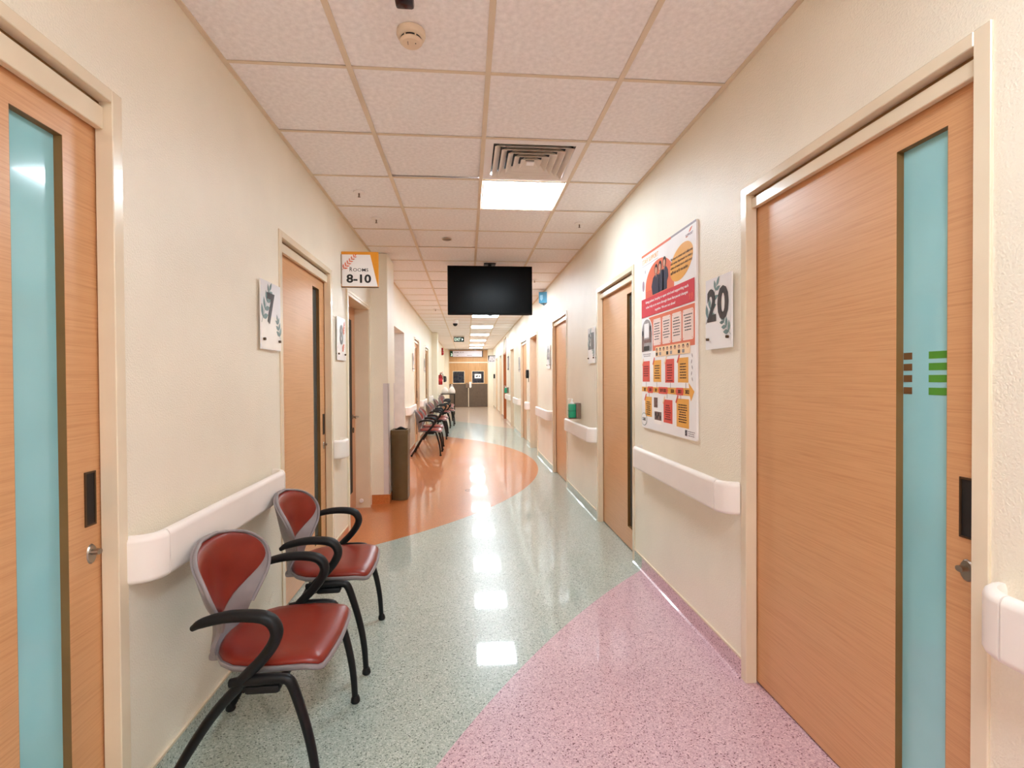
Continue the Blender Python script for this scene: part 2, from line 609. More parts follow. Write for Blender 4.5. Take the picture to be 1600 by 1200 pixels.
baseboard('left', YB, .55, 'teal', 'grey green cove baseboard on the left wall behind the viewpoint')
baseboard('left', 1.61, 2.875, 'teal', 'grey green cove baseboard behind the two nearest chairs')
baseboard('left', 3.955, 4.43, 'orange', 'orange cove baseboard under the short handrail on the left wall')
baseboard('left', 6.02, 7.18, 'orange', 'orange cove baseboard behind the brown bin')
baseboard('left', 8.44, 9.98, 'orange', 'orange cove baseboard behind the first far chairs')
baseboard('left', 11.04, 12.56, 'orange', 'orange cove baseboard between the two far left doors')
baseboard('left', 13.6, 14.9, 'teal', 'grey green cove baseboard before the far column')
baseboard('left', 15.5, YE, 'beige', 'beige cove baseboard along the far left wall')
baseboard('right', YB, 1.07, 'pink', 'pink cove baseboard on the right wall nearest the viewpoint')
baseboard('right', 2.135, 3.42, 'pink', 'pink cove baseboard under the poster')
baseboard('right', 3.42, 3.575, 'teal', 'short grey green cove baseboard beside the pink floor edge')
baseboard('right', 4.632, 6.05, 'teal', 'grey green cove baseboard under the nearer hand sanitizer')
baseboard('right', 7.115, 8.61, 'teal', 'grey green cove baseboard beyond the room 22 door')
baseboard('right', 9.66, 10.2, 'teal', 'grey green cove baseboard under the short bumper on the right')
baseboard('right', 11.345, 12.99, 'teal', 'grey green cove baseboard before the beige floor')
baseboard('right', 13.98, 15.6, 'beige', 'beige cove baseboard under the far hand sanitizer')
baseboard('right', 16.69, 17.69, 'beige', 'beige cove baseboard beyond the orange brown door')
baseboard('right', 18.71, 20.19, 'beige', 'beige cove baseboard between the last two right doors')
baseboard('right', 21.21, YE, 'beige', 'last beige cove baseboard on the right')
# column baseboards
o = obj('baseboard_column', bx(XL, -.835, 5.518, 5.53, 0, .095), 'orange', smooth=False)
tag(o, 'orange cove baseboard on the front of the near column', 'baseboard', kind='structure')
o = obj('baseboard_column', bx(-.845, -.835, 5.53, 6.02, 0, .084), 'orange', smooth=False)
tag(o, 'orange baseboard on the side of the near column behind the bin', 'baseboard', kind='structure')

# ------------------------------------------------------------------ ceiling: slab, grid bars, tiles
ce = obj('ceiling', bx(XL - .14, XR + .14, YB - .1, YE + .6, HC + .04, HC + .10), 'ceil', smooth=False)
tag(ce, 'suspended ceiling of off white square tiles in a beige grid', 'ceiling', kind='structure')
J0, J1 = -8, 36
LIGHTS = [-7, -4, 2, 8, 11, 14, 18, 22, 26, 30, 33]  # the first, rearmost panel is added out of view to brighten the foreground
VENT = 1
cols = [(XL, G0 - TS), (G0 - TS, G0), (G0, G0 + TS), (G0 + TS, XR)]
meshes = {}
for j in range(J0, J1):
    y0 = R0 + TS * j
    for ci, (xa, xb) in enumerate(cols):
        if ci == 2 and (j in LIGHTS or j == VENT):
            continue
        wd = xb - xa - .014
        if ci not in meshes:
            t = obj('ceiling_tile', box(B(), -wd / 2, wd / 2, -.293, .293, 0, .014, .003, 1), 'ceil', ce, False, True)
            meshes[ci] = t
        else:
            t = meshes[ci].copy()
            COL.objects.link(t)
        t.location = ((xa + xb) / 2, y0 + .3, HC + .0015 + random.uniform(0, .0012))
        t.rotation_euler = (random.uniform(-.0028, .0028), random.uniform(-.002, .002), 0)
        if (j, ci) in ((1, 1), (4, 1), (11, 1)):
            t.rotation_euler = (.014 if j != 4 else -.012, 0, 0)
            t.location.z += .005
for x in (G0 - TS, G0, G0 + TS):
    obj('grid_bar', bx(x - .012, x + .012, YB, YE, HC - .003, HC + .001), 'grid', ce, False)
    obj('grid_bar', bx(x - .0015, x + .0015, YB, YE, HC + .001, HC + .036), 'grid', ce, False)
for x0, x1 in ((XL, XL + .022), (XR - .022, XR)):
    obj('wall_angle', bx(x0, x1, YB, YE, HC - .003, HC + .001), 'grid', ce, False)
cb = None
for j in range(J0, J1 + 1):
    y = R0 + TS * j
    if not (YB < y < YE):
        continue
    if cb is None:
        cb = obj('cross_bar', bx(XL + .022, XR - .022, -.0085, .0085, HC - .0024, HC + .001), 'grid', ce, False)
        cb.location.y = y
    else:
        c = cb.copy()
        COL.objects.link(c)
        c.location.y = y


# ------------------------------------------------------------------ ceiling lights
def light_panel(j, label):
    y = R0 + TS * j
    t = thing('ceiling_light', label, 'ceiling light', (G0 + .3, y + .3, HC), group='square ceiling light panels')
    bm = B()
    for a, b, c, d in ((.014, .586, .012, .022), (.014, .586, .578, .588), (.014, .024, .022, .578), (.576, .586, .022, .578)):
        box(bm, G0 + a, G0 + b, y + c, y + d, HC - .001, HC + .02)
    obj('light_frame', bm, 'white', t, False)
    obj('diffuser', bx(G0 + .024, G0 + .576, y + .022, y + .578, HC + .002, HC + .012), 'panel', t, False)


for j, lab in zip(LIGHTS, ['square light panel in the ceiling well behind the viewpoint', 'square light panel in the ceiling above the viewpoint', 'big bright square light panel right behind the air vent',
                           'square light panel hidden just behind the hanging screen', 'second square light panel behind the hanging screen',
                           'square light panel seen right under the hanging screen', 'second bright light panel below the hanging screen in view',
                           'light panel in the ceiling level with the exit sign', 'light panel third from the far double door', 'light panel second from the far double door',
                           'farthest light panel, right before the double door']):
    light_panel(j, lab)

# ------------------------------------------------------------------ air vent
y = R0 + TS * VENT
vt = thing('air_vent', 'square louvred air vent in the ceiling in front of the light panel', 'air vent', (G0 + .3, y + .3, HC))
cx, cy = G0 + .3, y + .3
bm = B()
for a, b, c, d in ((-.288, .288, -.288, -.24), (-.288, .288, .24, .288), (-.288, -.24, -.24, .24), (.24, .288, -.24, .24)):
    box(bm, cx + a, cx + b, cy + c, cy + d, HC - .002, HC + .012)
obj('vent_frame', bm, 'white', vt, False)
for k, h in enumerate((.232, .19, .148, .106, .064)):
    bm = B()
    h2 = h - .045
    q = [(-1, -1), (1, -1), (1, 1), (-1, 1)]
    lo = [bm.verts.new((cx + a * h, cy + b * h, HC - .014)) for a, b in q]
    hi = [bm.verts.new((cx + a * (h - .034), cy + b * (h - .034), HC + .018)) for a, b in q]
    lo2 = [bm.verts.new((cx + a * (h - .003), cy + b * (h - .003), HC - .014)) for a, b in q]
    hi2 = [bm.verts.new((cx + a * (h - .037), cy + b * (h - .037), HC + .018)) for a, b in q]
    for i in range(4):
        n = (i + 1) % 4
        bm.faces.new((lo[i], lo[n], hi[n], hi[i]))
        bm.faces.new((lo2[i], hi2[i], hi2[n], lo2[n]))
        bm.faces.new((lo[i], lo2[i], lo2[n], lo[n]))
        bm.faces.new((hi[i], hi[n], hi2[n], hi2[i]))
    obj('louvre', bm, 'vent_paint', vt, False)
obj('vent_core', bx(cx - .024, cx + .024, cy - .024, cy + .024, HC - .012, HC - .006), 'white', vt, False)
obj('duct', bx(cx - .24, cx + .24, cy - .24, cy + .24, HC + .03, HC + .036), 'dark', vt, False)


# ------------------------------------------------------------------ doors
def sliding_door(n, side, y0, y1, handle_far, label, glass='glass', hdr=2.157, slab='wood', stripes=False, handle=True):
    s = 1 if side == 'right' else -1            # into the wall
    X = XR if side == 'right' else XL
    t = thing('door_%d' % n, label, 'door', (X, (y0 + y1) / 2, 0), kind='structure')
    fw = .042
    f = lambda a: X + s * a
    jb = obj('door_frame', bx(f(-.007), f(.042), y1 - fw, y1, 0, hdr, .002, 1), 'frame', t)
    obj('door_frame', bx(f(-.007), f(.042), y0, y0 + fw, 0, hdr, .002, 1), 'frame', t)
    obj('frame_head', bx(f(-.007), f(.042), y0 + fw, y1 - fw, hdr - .036, hdr, .002, 1), 'frame', t)
    obj('pelmet', bx(f(.018), f(.040), y0 + fw, y1 - fw, 2.064, hdr - .05, .002, 1), 'frame', t)
    obj('pelmet_gap', bx(f(.03), f(.041), y0 + fw, y1 - fw, hdr - .05, hdr - .036), 'edge', t, False)
    # leaf with a slit cut through it
    ya, yb = y0 + .012, y1 - .012
    if handle_far:
        g0, g1 = yb - .302, yb - .143
    else:
        g0, g1 = ya + .143, ya + .302
    bm = B()
    d0, d1 = f(.046), f(.088)
    box(bm, d0, d1, ya, g0, .008, 2.115)
    box(bm, d0, d1, g1, yb, .008, 2.115)
    box(bm, d0, d1, g0, g1, .008, .165)
    box(bm, d0, d1, g0, g1, 1.993, 2.115)
    lf = obj('door_leaf', bm, slab, t, False)
    bm = B()
    e = .0012
    box(bm, f(.0465), f(.082), g0, g0 + e, .165, 1.993)
    box(bm, f(.0465), f(.082), g1 - e, g1, .165, 1.993)
    box(bm, f(.0465), f(.082), g0 + e, g1 - e, 1.993 - e, 1.993)
    box(bm, f(.0465), f(.082), g0 + e, g1 - e, .165, .165 + e)
    obj('slit_lipping', bm, 'edge', t, False)
    gl = obj('glass_pane', bx(f(.068), f(.074), g0 + e, g1 - e, .165 + e, 1.993 - e), glass, t, False)
    if stripes:
        for zz in (1.396, 1.364, 1.331, 1.296):
            if handle_far:
                obj('film_stripe', bx(f(.0672), f(.068), g0 + .004, g0 + .075, zz - .01, zz + .01), 'film_green', gl, False)
            else:
                obj('film_stripe', bx(f(.0672), f(.068), g0 + .003, g0 + .075, zz - .01, zz + .01), 'film_green', gl, False)
                obj('film_stripe', bx(f(.0672), f(.068), g1 - .031, g1 - .003, zz - .01, zz + .01), 'film_brown', gl, False)
    if handle:
        hy = yb - .065 if handle_far else ya + .085
        h0, h1 = hy - .021, hy + .021
        hd = obj('pull_handle', bx(f(.0445), f(.047), h0 + .005, h1 - .005, .932, 1.076), 'dark', t, False)
        bm = B()
        box(bm, f(.0425), f(.0465), h0, h0 + .005, .927, 1.081)
        box(bm, f(.0425), f(.0465), h1 - .005, h1, .927, 1.081)
        box(bm, f(.0425), f(.0465), h0 + .005, h1 - .005, 1.076, 1.081)
        box(bm, f(.0425), f(.0465), h0 + .005, h1 - .005, .927, .932)
        obj('handle_rim', bm, 'steel_dark', hd, False)
        lk = obj('lock', lathe(B(), (f(.046), hy + .002, .846), [(.0005, -s * .004), (.016, -s * .004), (.018, 0)], 16, 'x', 1.0, 1.6), 'steel', t)
        obj('thumb_turn', tube(B(), [(f(.046), hy + .002, .852), (f(.022), hy + .002, .852)], .008, (0, 1, 0), 1.3, 10, 0), 'steel', lk)
    return t


def swing_door(n, side, y0, y1, h, label, depth=.135, leafmat='wood_swing', slit=True, handle_y=None, frame='frame_light', hand_lo=False):
    s = 1 if side == 'right' else -1
    X = XR if side == 'right' else XL
    f = lambda a: X + s * a
    t = thing('door_%d' % n, label, 'door', (X, (y0 + y1) / 2, 0), kind='structure')
    w_ = .03
    for a, b in ((y0, y0 + w_), (y1 - w_, y1)):
        obj('door_frame', bx(f(-.012), f(depth), a, b, 0, h, .002, 1), 'frame', t)
    obj('frame_head', bx(f(-.012), f(depth), y0 + w_, y1 - w_, h - .03, h, .002, 1), 'frame', t)
    obj('architrave', bx(f(-.016), f(-.0005), y0 - .02, y0 + .005, 0, h + .02, .002, 1), frame, t)
    obj('architrave', bx(f(-.016), f(-.0005), y0 + .005, y1 + .02, h - .005, h + .02, .002, 1), frame, t)
    obj('door_leaf', bx(f(depth - .002), f(depth + .045), y0 + w_ - .006, y1 - w_ + .006, .006, h - .026), leafmat, t, False)
    if slit:
        a = y1 - .30
        obj('glass_slit', bx(f(depth - .004), f(depth - .001), a, a + .12, .2, h - .16), 'dark', t, False)
    if handle_y:
        hd = obj('lever_handle', tube(B(), [(f(depth - .002), handle_y, .955), (f(depth - .05), handle_y, .955), (f(depth - .055), handle_y - .02, .955), (f(depth - .052), handle_y - .12, .955)], .009, (0, 0, 1), 1, 8, 3), 'steel', t)
        obj('rose', lathe(B(), (f(depth), handle_y, .955), [(.024, -s * .008), (.024, 0)], 14, 'x'), 'steel', hd)
        lk = obj('lock', lathe(B(), (f(depth), handle_y, .82), [(.02, -s * .012), (.022, 0)], 14, 'x', 1, 1.3), 'steel_dark', t)
    return t


sliding_door(1, 'left', .55, 1.61, True, 'nearest left wooden sliding door with teal frosted slit, cut by the picture edge', hdr=2.178)
sliding_door(2, 'left', 2.875, 3.955, True, 'left wooden sliding door beside the room 7 plate', 'glass_dark', hdr=2.165)
swing_door(3, 'left', 4.44, 5.39, 2.09, 'recessed left wooden swing door beside the room 8 plate, with lever handle', handle_y=5.25)
sliding_door(4, 'left', 9.98, 11.04, True, 'far left wooden sliding door behind the first far chairs', 'glass_dark')
sliding_door(5, 'left', 12.56, 13.6, True, 'farthest left wooden sliding door before the far column', 'glass_dark')
sliding_door(6, 'right', 1.068, 2.135, False, 'nearest right wooden sliding door with green striped frosted slit, marked room 20', stripes=True)
sliding_door(7, 'right', 3.575, 4.632, False, 'right wooden sliding door between the poster and the nearer hand sanitizer', 'glass_dark')
sliding_door(8, 'right', 6.048, 7.115, False, 'right wooden sliding door just beyond the nearer hand sanitizer', 'glass_dark')
swing_door(9, 'right', 8.62, 9.65, 2.13, 'recessed right swing door with steel lever handle', handle_y=8.95, slit=False)
sliding_door(10, 'right', 10.2, 11.345, False, 'right sliding door beyond the small black wall unit', 'glass_dark')
swing_door(11, 'right', 13.0, 13.97, 2.14, 'recessed right doorway before the far hand sanitizer', slit=False)
t = thing('door_12', 'tall orange brown door on the right beyond the far hand sanitizer', 'door', (XR, 16.1, 0), kind='structure')
obj('door_leaf', bx(XR + .10, XR + .13, 15.64, 16.64, .005, 2.11), 'wood_dark', t, False)
obj('overpanel', bx(XR + .03, XR + .08, 15.64, 16.64, 2.15, 2.62), 'frame_light', t, False)
obj('door_frame', bx(XR - .012, XR + .09, 15.6, 15.64, 0, 2.62), 'wood_dark', t, False)
obj('door_frame', bx(XR - .012, XR + .14, 16.64, 16.68, 0, 2.13), 'wood_dark', t, False)
obj('frame_head', bx(XR - .005, XR + .13, 15.64, 16.64, 2.11, 2.15), 'wood_dark', t, False)
sliding_door(13, 'right', 17.69, 18.71, False, 'second to last right sliding door before the double door', 'glass_dark', handle=False)
sliding_door(14, 'right', 20.19, 21.21, False, 'last right sliding door before the double door', 'glass_dark', handle=False)
obj('door_stop', lathe(B(), (-1.10, 5.362, .075), [(.018, -.02), (.022, 0)], 14, 'y'), 'white', bpy.data.objects['door_3'])

# far double door
dd = thing('door_15', 'honey coloured double door with brown kick plates closing the far end', 'door', (.065, YE, 0), kind='structure')
Y = YE
obj('door_frame', bx(-.86, -.815, Y - .02, Y + .1, 0, 2.66), 'frame', dd, False)
obj('door_frame', bx(.945, .99, Y - .02, Y + .1, 0, 2.66), 'frame', dd, False)
obj('frame_head', bx(-.815, .945, Y - .02, Y + .08, 2.05, 2.10), 'frame', dd, False)
obj('overpanel', bx(-.815, .945, Y + .01, Y + .06, 2.10, 2.66), 'wood_end', dd, False)
for k, (a, b, wa, wb_) in enumerate(((-.815, .062, -.64, -.13), (.068, .945, .24, .77))):
    lf = obj('door_leaf', bx(a, b, Y, Y + .05, .01, 2.045), 'wood_end', dd, False)
    obj('kick_plate', bx(a + .004, b - .004, Y - .004, Y, .02, 1.085), 'kick', lf, False)
    gp = obj('glass_pane', bx(wa, wb_, Y - .006, Y, 1.13, 1.66), 'navyglass', lf, False)
    bm = B()
    for q in ((wa - .02, wb_ + .02, 1.11, 1.13), (wa - .02, wb_ + .02, 1.66, 1.68), (wa - .02, wa, 1.13, 1.66), (wb_, wb_ + .02, 1.13, 1.66)):
        box(bm, q[0], q[1], Y - .010, Y, q[2], q[3])
    obj('window_bead', bm, 'frame', lf, False)
obj('meeting_strip', bx(.05, .08, Y - .012, Y - .005, .02, .9), 'frame', dd, False)
o = tag(obj('door_notice', bx(.35, .65, YE - .009, YE - .0065, 1.34, 1.54), 'paper'), 'white printed notice stuck on the right pane of the double door', 'notice')
pn = Panel(o, (.35, YE - .009, 1.54), (1, 0, 0), (0, -1, 0))
pn.polys('print', [rect(.05, .09, .13, .14), rect(.09, .07, .16, .11), rect(.19, .08, .25, .13)], 0, 'ink', o)
ds = thing('soap_dispenser', 'brown dispenser box on the left leaf of the double door', 'dispenser', (0, YE, .9))
obj('case', bx(-.06, .04, YE - .11, YE - .006, .9, 1.14, .015), 'taupe', ds)
obj('spout', bx(-.03, .01, YE - .10, YE - .05, .885, .9), 'black', ds)
ds = thing('soap_dispenser', 'white dispenser box on the right leaf of the double door', 'dispenser', (.15, YE, .9))
obj('case', bx(.10, .2, YE - .11, YE - .006, .92, 1.18, .02), 'white', ds)
obj('spout', bx(.13, .17, YE - .10, YE - .05, .9, .92), 'white', ds)


# ------------------------------------------------------------------ handrails
def handrail(side, y0, y1, label, seam=True):
    s = 1 if side == 'left' else -1
    X = XL if side == 'left' else XR
    t = thing('handrail', label, 'handrail', (X, (y0 + y1) / 2, .722), group=None)
    z0, z1, D, T = .722, .868, .084, .028
    r = min(.085, (y1 - y0) / 2 - .005)

    def sweep(path):
        bm = B()
        sec = [(0, z0 + .012), (.004, z0), (T - .014, z0), (T - .009, z0 + .001), (T - .003, z0 + .006), (T, z0 + .013), (T, z0 + .018), (T, z1 - .021), (T, z1 - .016), (T - .004, z1 - .007), (T - .010, z1 - .001), (T - .016, z1), (.004, z1), (0, z1 - .012)]
        rings = []
        for i, (a, b) in enumerate(path):
            p0 = path[max(i - 1, 0)]
            p1 = path[min(i + 1, len(path) - 1)]
            d = V((p1[0] - p0[0], p1[1] - p0[1])).normalized()
            nx, ny = -d.y, d.x                     # towards the wall side is (-), outward (+)
            rings.append([bm.verts.new((X + s * (a + nx * q), b + ny * q, z)) for q, z in sec])
        for A_, B_ in zip(rings, rings[1:]):
            for k in range(len(sec)):
                n = (k + 1) % len(sec)
                bm.faces.new((A_[k], A_[n], B_[n], B_[k]))
        bm.faces.new(rings[0])
        bm.faces.new(rings[-1][::-1])
        return bm
    # path in (a = distance from the wall, y); outward normal = left of travel when going from y1 to y0
    din = D - T
    arc = lambda cy, sg: [(din - r + T * 0 + r * math.sin(q), cy + sg * r * math.cos(q)) for q in [math.pi / 2 * k / 6 for k in range(7)]]
    a0 = max(din - r, 0.0)
    r2 = din - a0
    far = [(0.0, y1 - T)] if a0 > 0 else []
    e1 = [(a0 + r2 * math.sin(q), y1 - T - r2 + r2 * math.cos(q)) for q in [math.pi / 2 * k / 6 for k in range(7)]]
    e0 = [(a0 + r2 * math.sin(q), y0 + T + r2 - r2 * math.cos(q)) for q in [math.pi / 2 * k / 6 for k in range(7)]]
    if e1[-1][1] < e0[-1][1]:
        m_ = (e1[-1][1] + e0[-1][1]) / 2
    # travel from y1 end to y0 end: outward must be +a ; direction (a up then y down) -> normal (-dy, da)
    end1 = e1
    mid = [e1[-1], e0[-1]]
    end0 = e0[::-1]

    def fixed(path):
        # sweep() offsets along (-dy, da): for travel with decreasing y this is +a (outwards)
        return sweep(path)
    obj('end_cap', fixed(end1), 'rail', t, angle=50)
    obj('bumper', fixed([(din, e1[-1][1] - .0012), (din, e0[-1][1] + .0012)]), 'rail', t, angle=50)
    obj('end_cap', fixed(end0), 'rail', t, angle=50)
    n = max(1, int((y1 - y0) / .6))
    for k in range(n):
        yy = y0 + (y1 - y0) * (k + .5) / n
        obj('wall_bracket', bx(X, X + s * (din + .002), yy - .025, yy + .025, z0 + .045, z1 - .045), 'rail', t, False)
    return t


handrail('left', 1.602, 2.775, 'white handrail above the two nearest chairs')
handrail('left', 3.975, 4.20, 'very short white handrail between doors 7 and 8 on the left')
handrail('left', 8.50, 9.66, 'white handrail on the left above the first far chairs')
handrail('left', 11.06, 12.2, 'white handrail on the left between the two far doors')
handrail('left', 13.66, 14.3, 'farthest white handrail on the left, before the far column')
handrail('right', -.9, 1.06, 'nearest white handrail at the right picture edge')
handrail('right', 2.145, 3.44, 'white handrail below the poster')
handrail('right', 4.64, 5.90, 'white handrail below the nearer hand sanitizer')
handrail('right', 7.135, 8.42, 'white handrail on the right beyond the room 22 door')
handrail('right', 9.73, 10.06, 'short white handrail on the right under the small black wall unit')
handrail('right', 11.37, 12.66, 'white handrail on the right before the beige floor')
handrail('right', 13.99, 15.28, 'farthest white handrail on the right, under the far hand sanitizer')


# ------------------------------------------------------------------ room number plates
def plate(side, y0, y1, number, label, digit='digit', leafmat='leaf', two_tone=False, gr='room number plates', z0=1.474, z1=1.818):
    s = 1 if side == 'left' else -1
    X = XL if side == 'left' else XR
    t = thing('room_plate', label, 'number plate', (X, (y0 + y1) / 2, z0))
    N = (s, 0, 0)
    Wd, H = y1 - y0, z1 - z0
    if side == 'left':
        P = Panel(t, (X + s * .016, y0, z1), (0, 1, 0), N)
    else:
        P = Panel(t, (X + s * .016, y1, z1), (0, -1, 0), N)
    bp = P.poly('acrylic_plate', rect(0, 0, Wd, H), -.006, 'plate', t=.006)
    if two_tone:
        P.poly('lower_sheet', rect(.004, H * .5, Wd - .004, H - .004), 0, 'plate_low', bp, .0004)
    kw = Wd / .25
    if leafmat == 'coral':
        P.polys('leaf_print', branch(Wd * .7, .14, -1.2, .10, 4, .045, .02), .0008, leafmat, bp, .0004)
        P.polys('leaf_print', branch(Wd * .55, .27, -.7, .07, 3, .045, .02), .0008, leafmat, bp, .0004)
    else:
        P.polys('leaf_print', branch(.006 * kw, .215, -1.02, .20, 4, .075, .030), .0008, leafmat, bp, .0004)
        P.polys('leaf_print', branch(Wd - .008, .285, -2.35 if side == 'right' else -1.95, .10, 3, .058, .026), .0008, leafmat, bp, .0004)
    if len(number) == 2:
        P.text('digit_print', number[0], .0016, digit, (.02 * kw, .05, .108 * kw, .21), .035, parent=bp)
        P.text('digit_print', number[1], .0016, digit, (.122 * kw, .05, .225 * kw, .21), .035, parent=bp)
    else:
        P.text('digit_print', number, .0016, digit, (.07 * kw, .055, .165 * kw, .215), .03, parent=bp)
    for u in (.03, Wd - .03):
        bm = B()
        c = P.p(u, H - .05, -.0155)
        lathe(bm, c, [(.007, 0), (.007, s * .027)], 12, 'x')
        obj('standoff', bm, 'steel_dark', t)
    return t


plate('left', 2.59, 2.855, '7', 'white plate with dark number 7 and grey green leaves', two_tone=True, z0=1.492, z1=1.838)
plate('left', 4.06, 4.33, '8', 'white plate with grey number 8 and coral leaves', 'digit_grey', 'coral', z0=1.49, z1=1.832)
plate('right', 2.195, 2.445, '20', 'white plate with bold number 20 beside the nearest right door')
plate('right', 4.66, 4.925, '21', 'white plate with number 21 between the handrail and the door before it', 'digit_grey', z0=1.478, z1=1.82)
plate('right', 7.24, 7.51, '22', 'white plate with number 22 on the right beyond the nearer sanitizer', 'digit_grey', z0=1.478, z1=1.82)
plate('right', 11.45, 11.7, '24', 'small far plate with number 24 on the right wall', 'digit_grey', z0=1.478, z1=1.82)
plate('left', 9.62, 9.88, '9', 'far plate with number 9 and coral leaves on the left wall', 'digit_grey', 'coral', z0=1.478, z1=1.82)
plate('left', 12.2, 12.46, '10', 'farthest left plate with number 10 and coral leaves', 'digit_grey', 'coral', z0=1.478, z1=1.82)
t = thing('framed_sign', 'tall dark framed sign on the right wall above the far sanitizer', 'sign', (XR, 14.78, 1.6))
obj('sign_panel', bx(XR - .008, XR, 14.64, 14.98, 1.62, 1.94), 'sign_panel', t, False)
bm = B()
for a, b, c, d in ((14.60, 14.64, 1.58, 1.98), (14.98, 15.02, 1.58, 1.98), (14.64, 14.98, 1.58, 1.62), (14.64, 14.98, 1.94, 1.98)):
    box(bm, XR - .014, XR, a, b, c, d)
obj('sign_frame', bm, 'shell_dark', t, False)

# ------------------------------------------------------------------ poster on the right wall
PY0, PY1, PZ1, PH = 2.556, 3.386, 2.167, 1.167
po = thing('poster', 'tall white, coral and amber staff support poster board on the right wall', 'poster', (XR, (PY0 + PY1) / 2, 1.0))
P = Panel(po, (XR - .012, PY1, PZ1), (0, -1, 0), (-1, 0, 0))
P.poly('backing_board', rrect(0, 0, .83, PH, .012), -.011, 'white', t=.011)
P.poly('heading_band', rect(.002, .002, .5, .017), .0002, 'coral')
P.poly('heading_band', rect(.5, .002, .828, .014), .0002, 'greyink')
P.text('heading_text', 'STAFF SUPPORT', .0002, 'amber', (.018, .036, .30, .066))
P.poly('rule', rect(.018, .078, .30, .080), .0002, 'greyink')
P.text('logo_text', 'SUPPORT', .0002, 'mauve', (.70, .050, .792, .064), .01)
P.polys('logo_text', [leaf(.74, .046, -.5, .05, .014), leaf(.70, .064, .0, .03, .006)], .0002, 'coral')
arch = ell(.31, .24, .234, .152, 26, 180, 360)
P.poly('arch_print', [(.076, .306)] + arch + [(.544, .306)], .0002, 'coral')
P.polys('arch_print', [rect(.085, v, .19, v + .003) for v in (.262, .272, .282, .292)], .0010, 'crimson')
# printed photo of three people standing
P.polys('people_print', [
    [(.206, .297), (.188, .24), (.215, .19), (.245, .178), (.290, .178), (.318, .19), (.325, .297)],
    [(.315, .296), (.312, .18), (.335, .168), (.375, .166), (.39, .18), (.392, .296)],
    [(.37, .296), (.376, .175), (.395, .160), (.432, .160), (.455, .185), (.462, .225), (.442, .25), (.441, .295)]], .0010, 'navy')
for (cu, cv) in ((.268, .145), (.332, .138), (.402, .128)):
    P.poly('hair_print', ell(cu, cv, .026, .034), .0010, 'hair')
    P.poly('face_print', ell(cu, cv + .007, .017, .022), .0018, 'skin')
    P.poly('face_print', [(cu - .008, cv + .03), (cu + .008, cv + .03), (cu, cv + .052)], .0018, 'skin')
P.poly('speech_bubble', ell(.64, .182, .156, .093, 36, rot=-.28), .0004, 'amber')
for k, s_ in enumerate(('We hope to connect and collaborate', 'with various departments to create a', 'culture of mutual care in which every', 'staff looks out for one another.')):
    P.text('bubble_text', s_, .0012, 'brownink', (.497, .135 + k * .0255, (.79, .785, .785, .735)[k], .154 + k * .0255), .008)
P.poly('quote_band', rect(.004, .302, .812, .426), .0020, 'crimson')
for s_, b in (('Being patient, keeping an open mind and supporting each', (.085, .322, .74, .343)), ('other help us to move through these fast-paced changes', (.09, .356, .732, .377)),
              ('together. We are not alone!', (.25, .389, .565, .409))):
    P.text('quote_text', s_, .0027, 'white', b, .012)
P.text('quote_mark', '”', .0027, 'coral_red', (.745, .375, .795, .412), .02)
P.text('quote_mark', '“', .0027, 'coral_red', (.02, .318, .06, .348), .02)
P.poly('coral_field', [(.10, .436), (.812, .436), (.812, .658), (.204, .658), (.204, .56)], .0002, 'coral')
P.poly('photo_border', [(-.0 + .004, .664)] + ell(.1, .53, .1, .098, 18, 180, 360) + [(.2, .664)], .0010, 'white')
P.poly('photo_print', [(.006, .656)] + ell(.098, .53, .092, .088, 18, 180, 360) + [(.19, .656)], .0018, 'photo_grey')
P.polys('photo_print', [rect(.055, .47, .14, .565)], .0026, 'plate')
P.polys('photo_print', [rect(.008, .55, .045, .655), rect(.15, .525, .185, .6), rect(.05, .575, .15, .598)], .0026, 'photo_brown')
P.polys('photo_print', [ell(.026, .532, .014, .02), ell(.166, .508, .014, .02), rect(.05, .62, .15, .65)], .0032, 'hair')


def dashes(u0, v0, u1, n, dv, h, seedw=.9):
    out = []
    rnd = random.Random(int(u0 * 1e4) + n)
    for k in range(n):
        wid = (u1 - u0) * rnd.uniform(.62, 1.0)
        m = (u0 + u1) / 2
        a, e = m - wid / 2, m + wid / 2
        while a < e - .006:
            b = min(e, a + rnd.uniform(.012, .034))
            out.append(rect(a, v0 + k * dv, b, v0 + k * dv + h))
            a = b + .004
    return out


for a, b in ((.216, .344), (.366, .495), (.514, .646), (.662, .798)):
    P.poly('card_print', rrect(a, .457, b, .625, .014), .0010, 'cream_note')
    P.polys('card_text', dashes(a + .012, .485, b - .012, 7 if a < .6 else 6, .0165, .005), .0018, 'ink')
    P.polys('card_text', [ell(q, z, .003, .003, 8) for q in (a + .012, b - .012) for z in (.468, .614)], .0018, 'crimson')
P.poly('portrait_strip', rect(.258, .637, .757, .698), .0020, 'peach')
for k in range(9):
    cu = .28 + k * .056
    P.poly('portrait_print', ell(cu, .655, .013, .012, 12), .0028, 'hair' if k % 3 else 'photo_brown')
    P.poly('portrait_print', ell(cu + .002, .659, .008, .008, 10), .0035, 'skin')
    P.poly('portrait_print', rect(cu - .015, .672, cu + .015, .692), .0028, ('hair', 'photo_grey', 'peach')[k % 3])
P.polys('caption_text', dashes(.02, .672, .18, 2, .012, .005), .0002, 'greyink')
P.polys('mark_print', [ell(.034, .212, .021, .036, 16)], .0002, 'mauve')
P.polys('mark_print', [rect(.064, .112, .074, .132)], .0002, 'greyink')
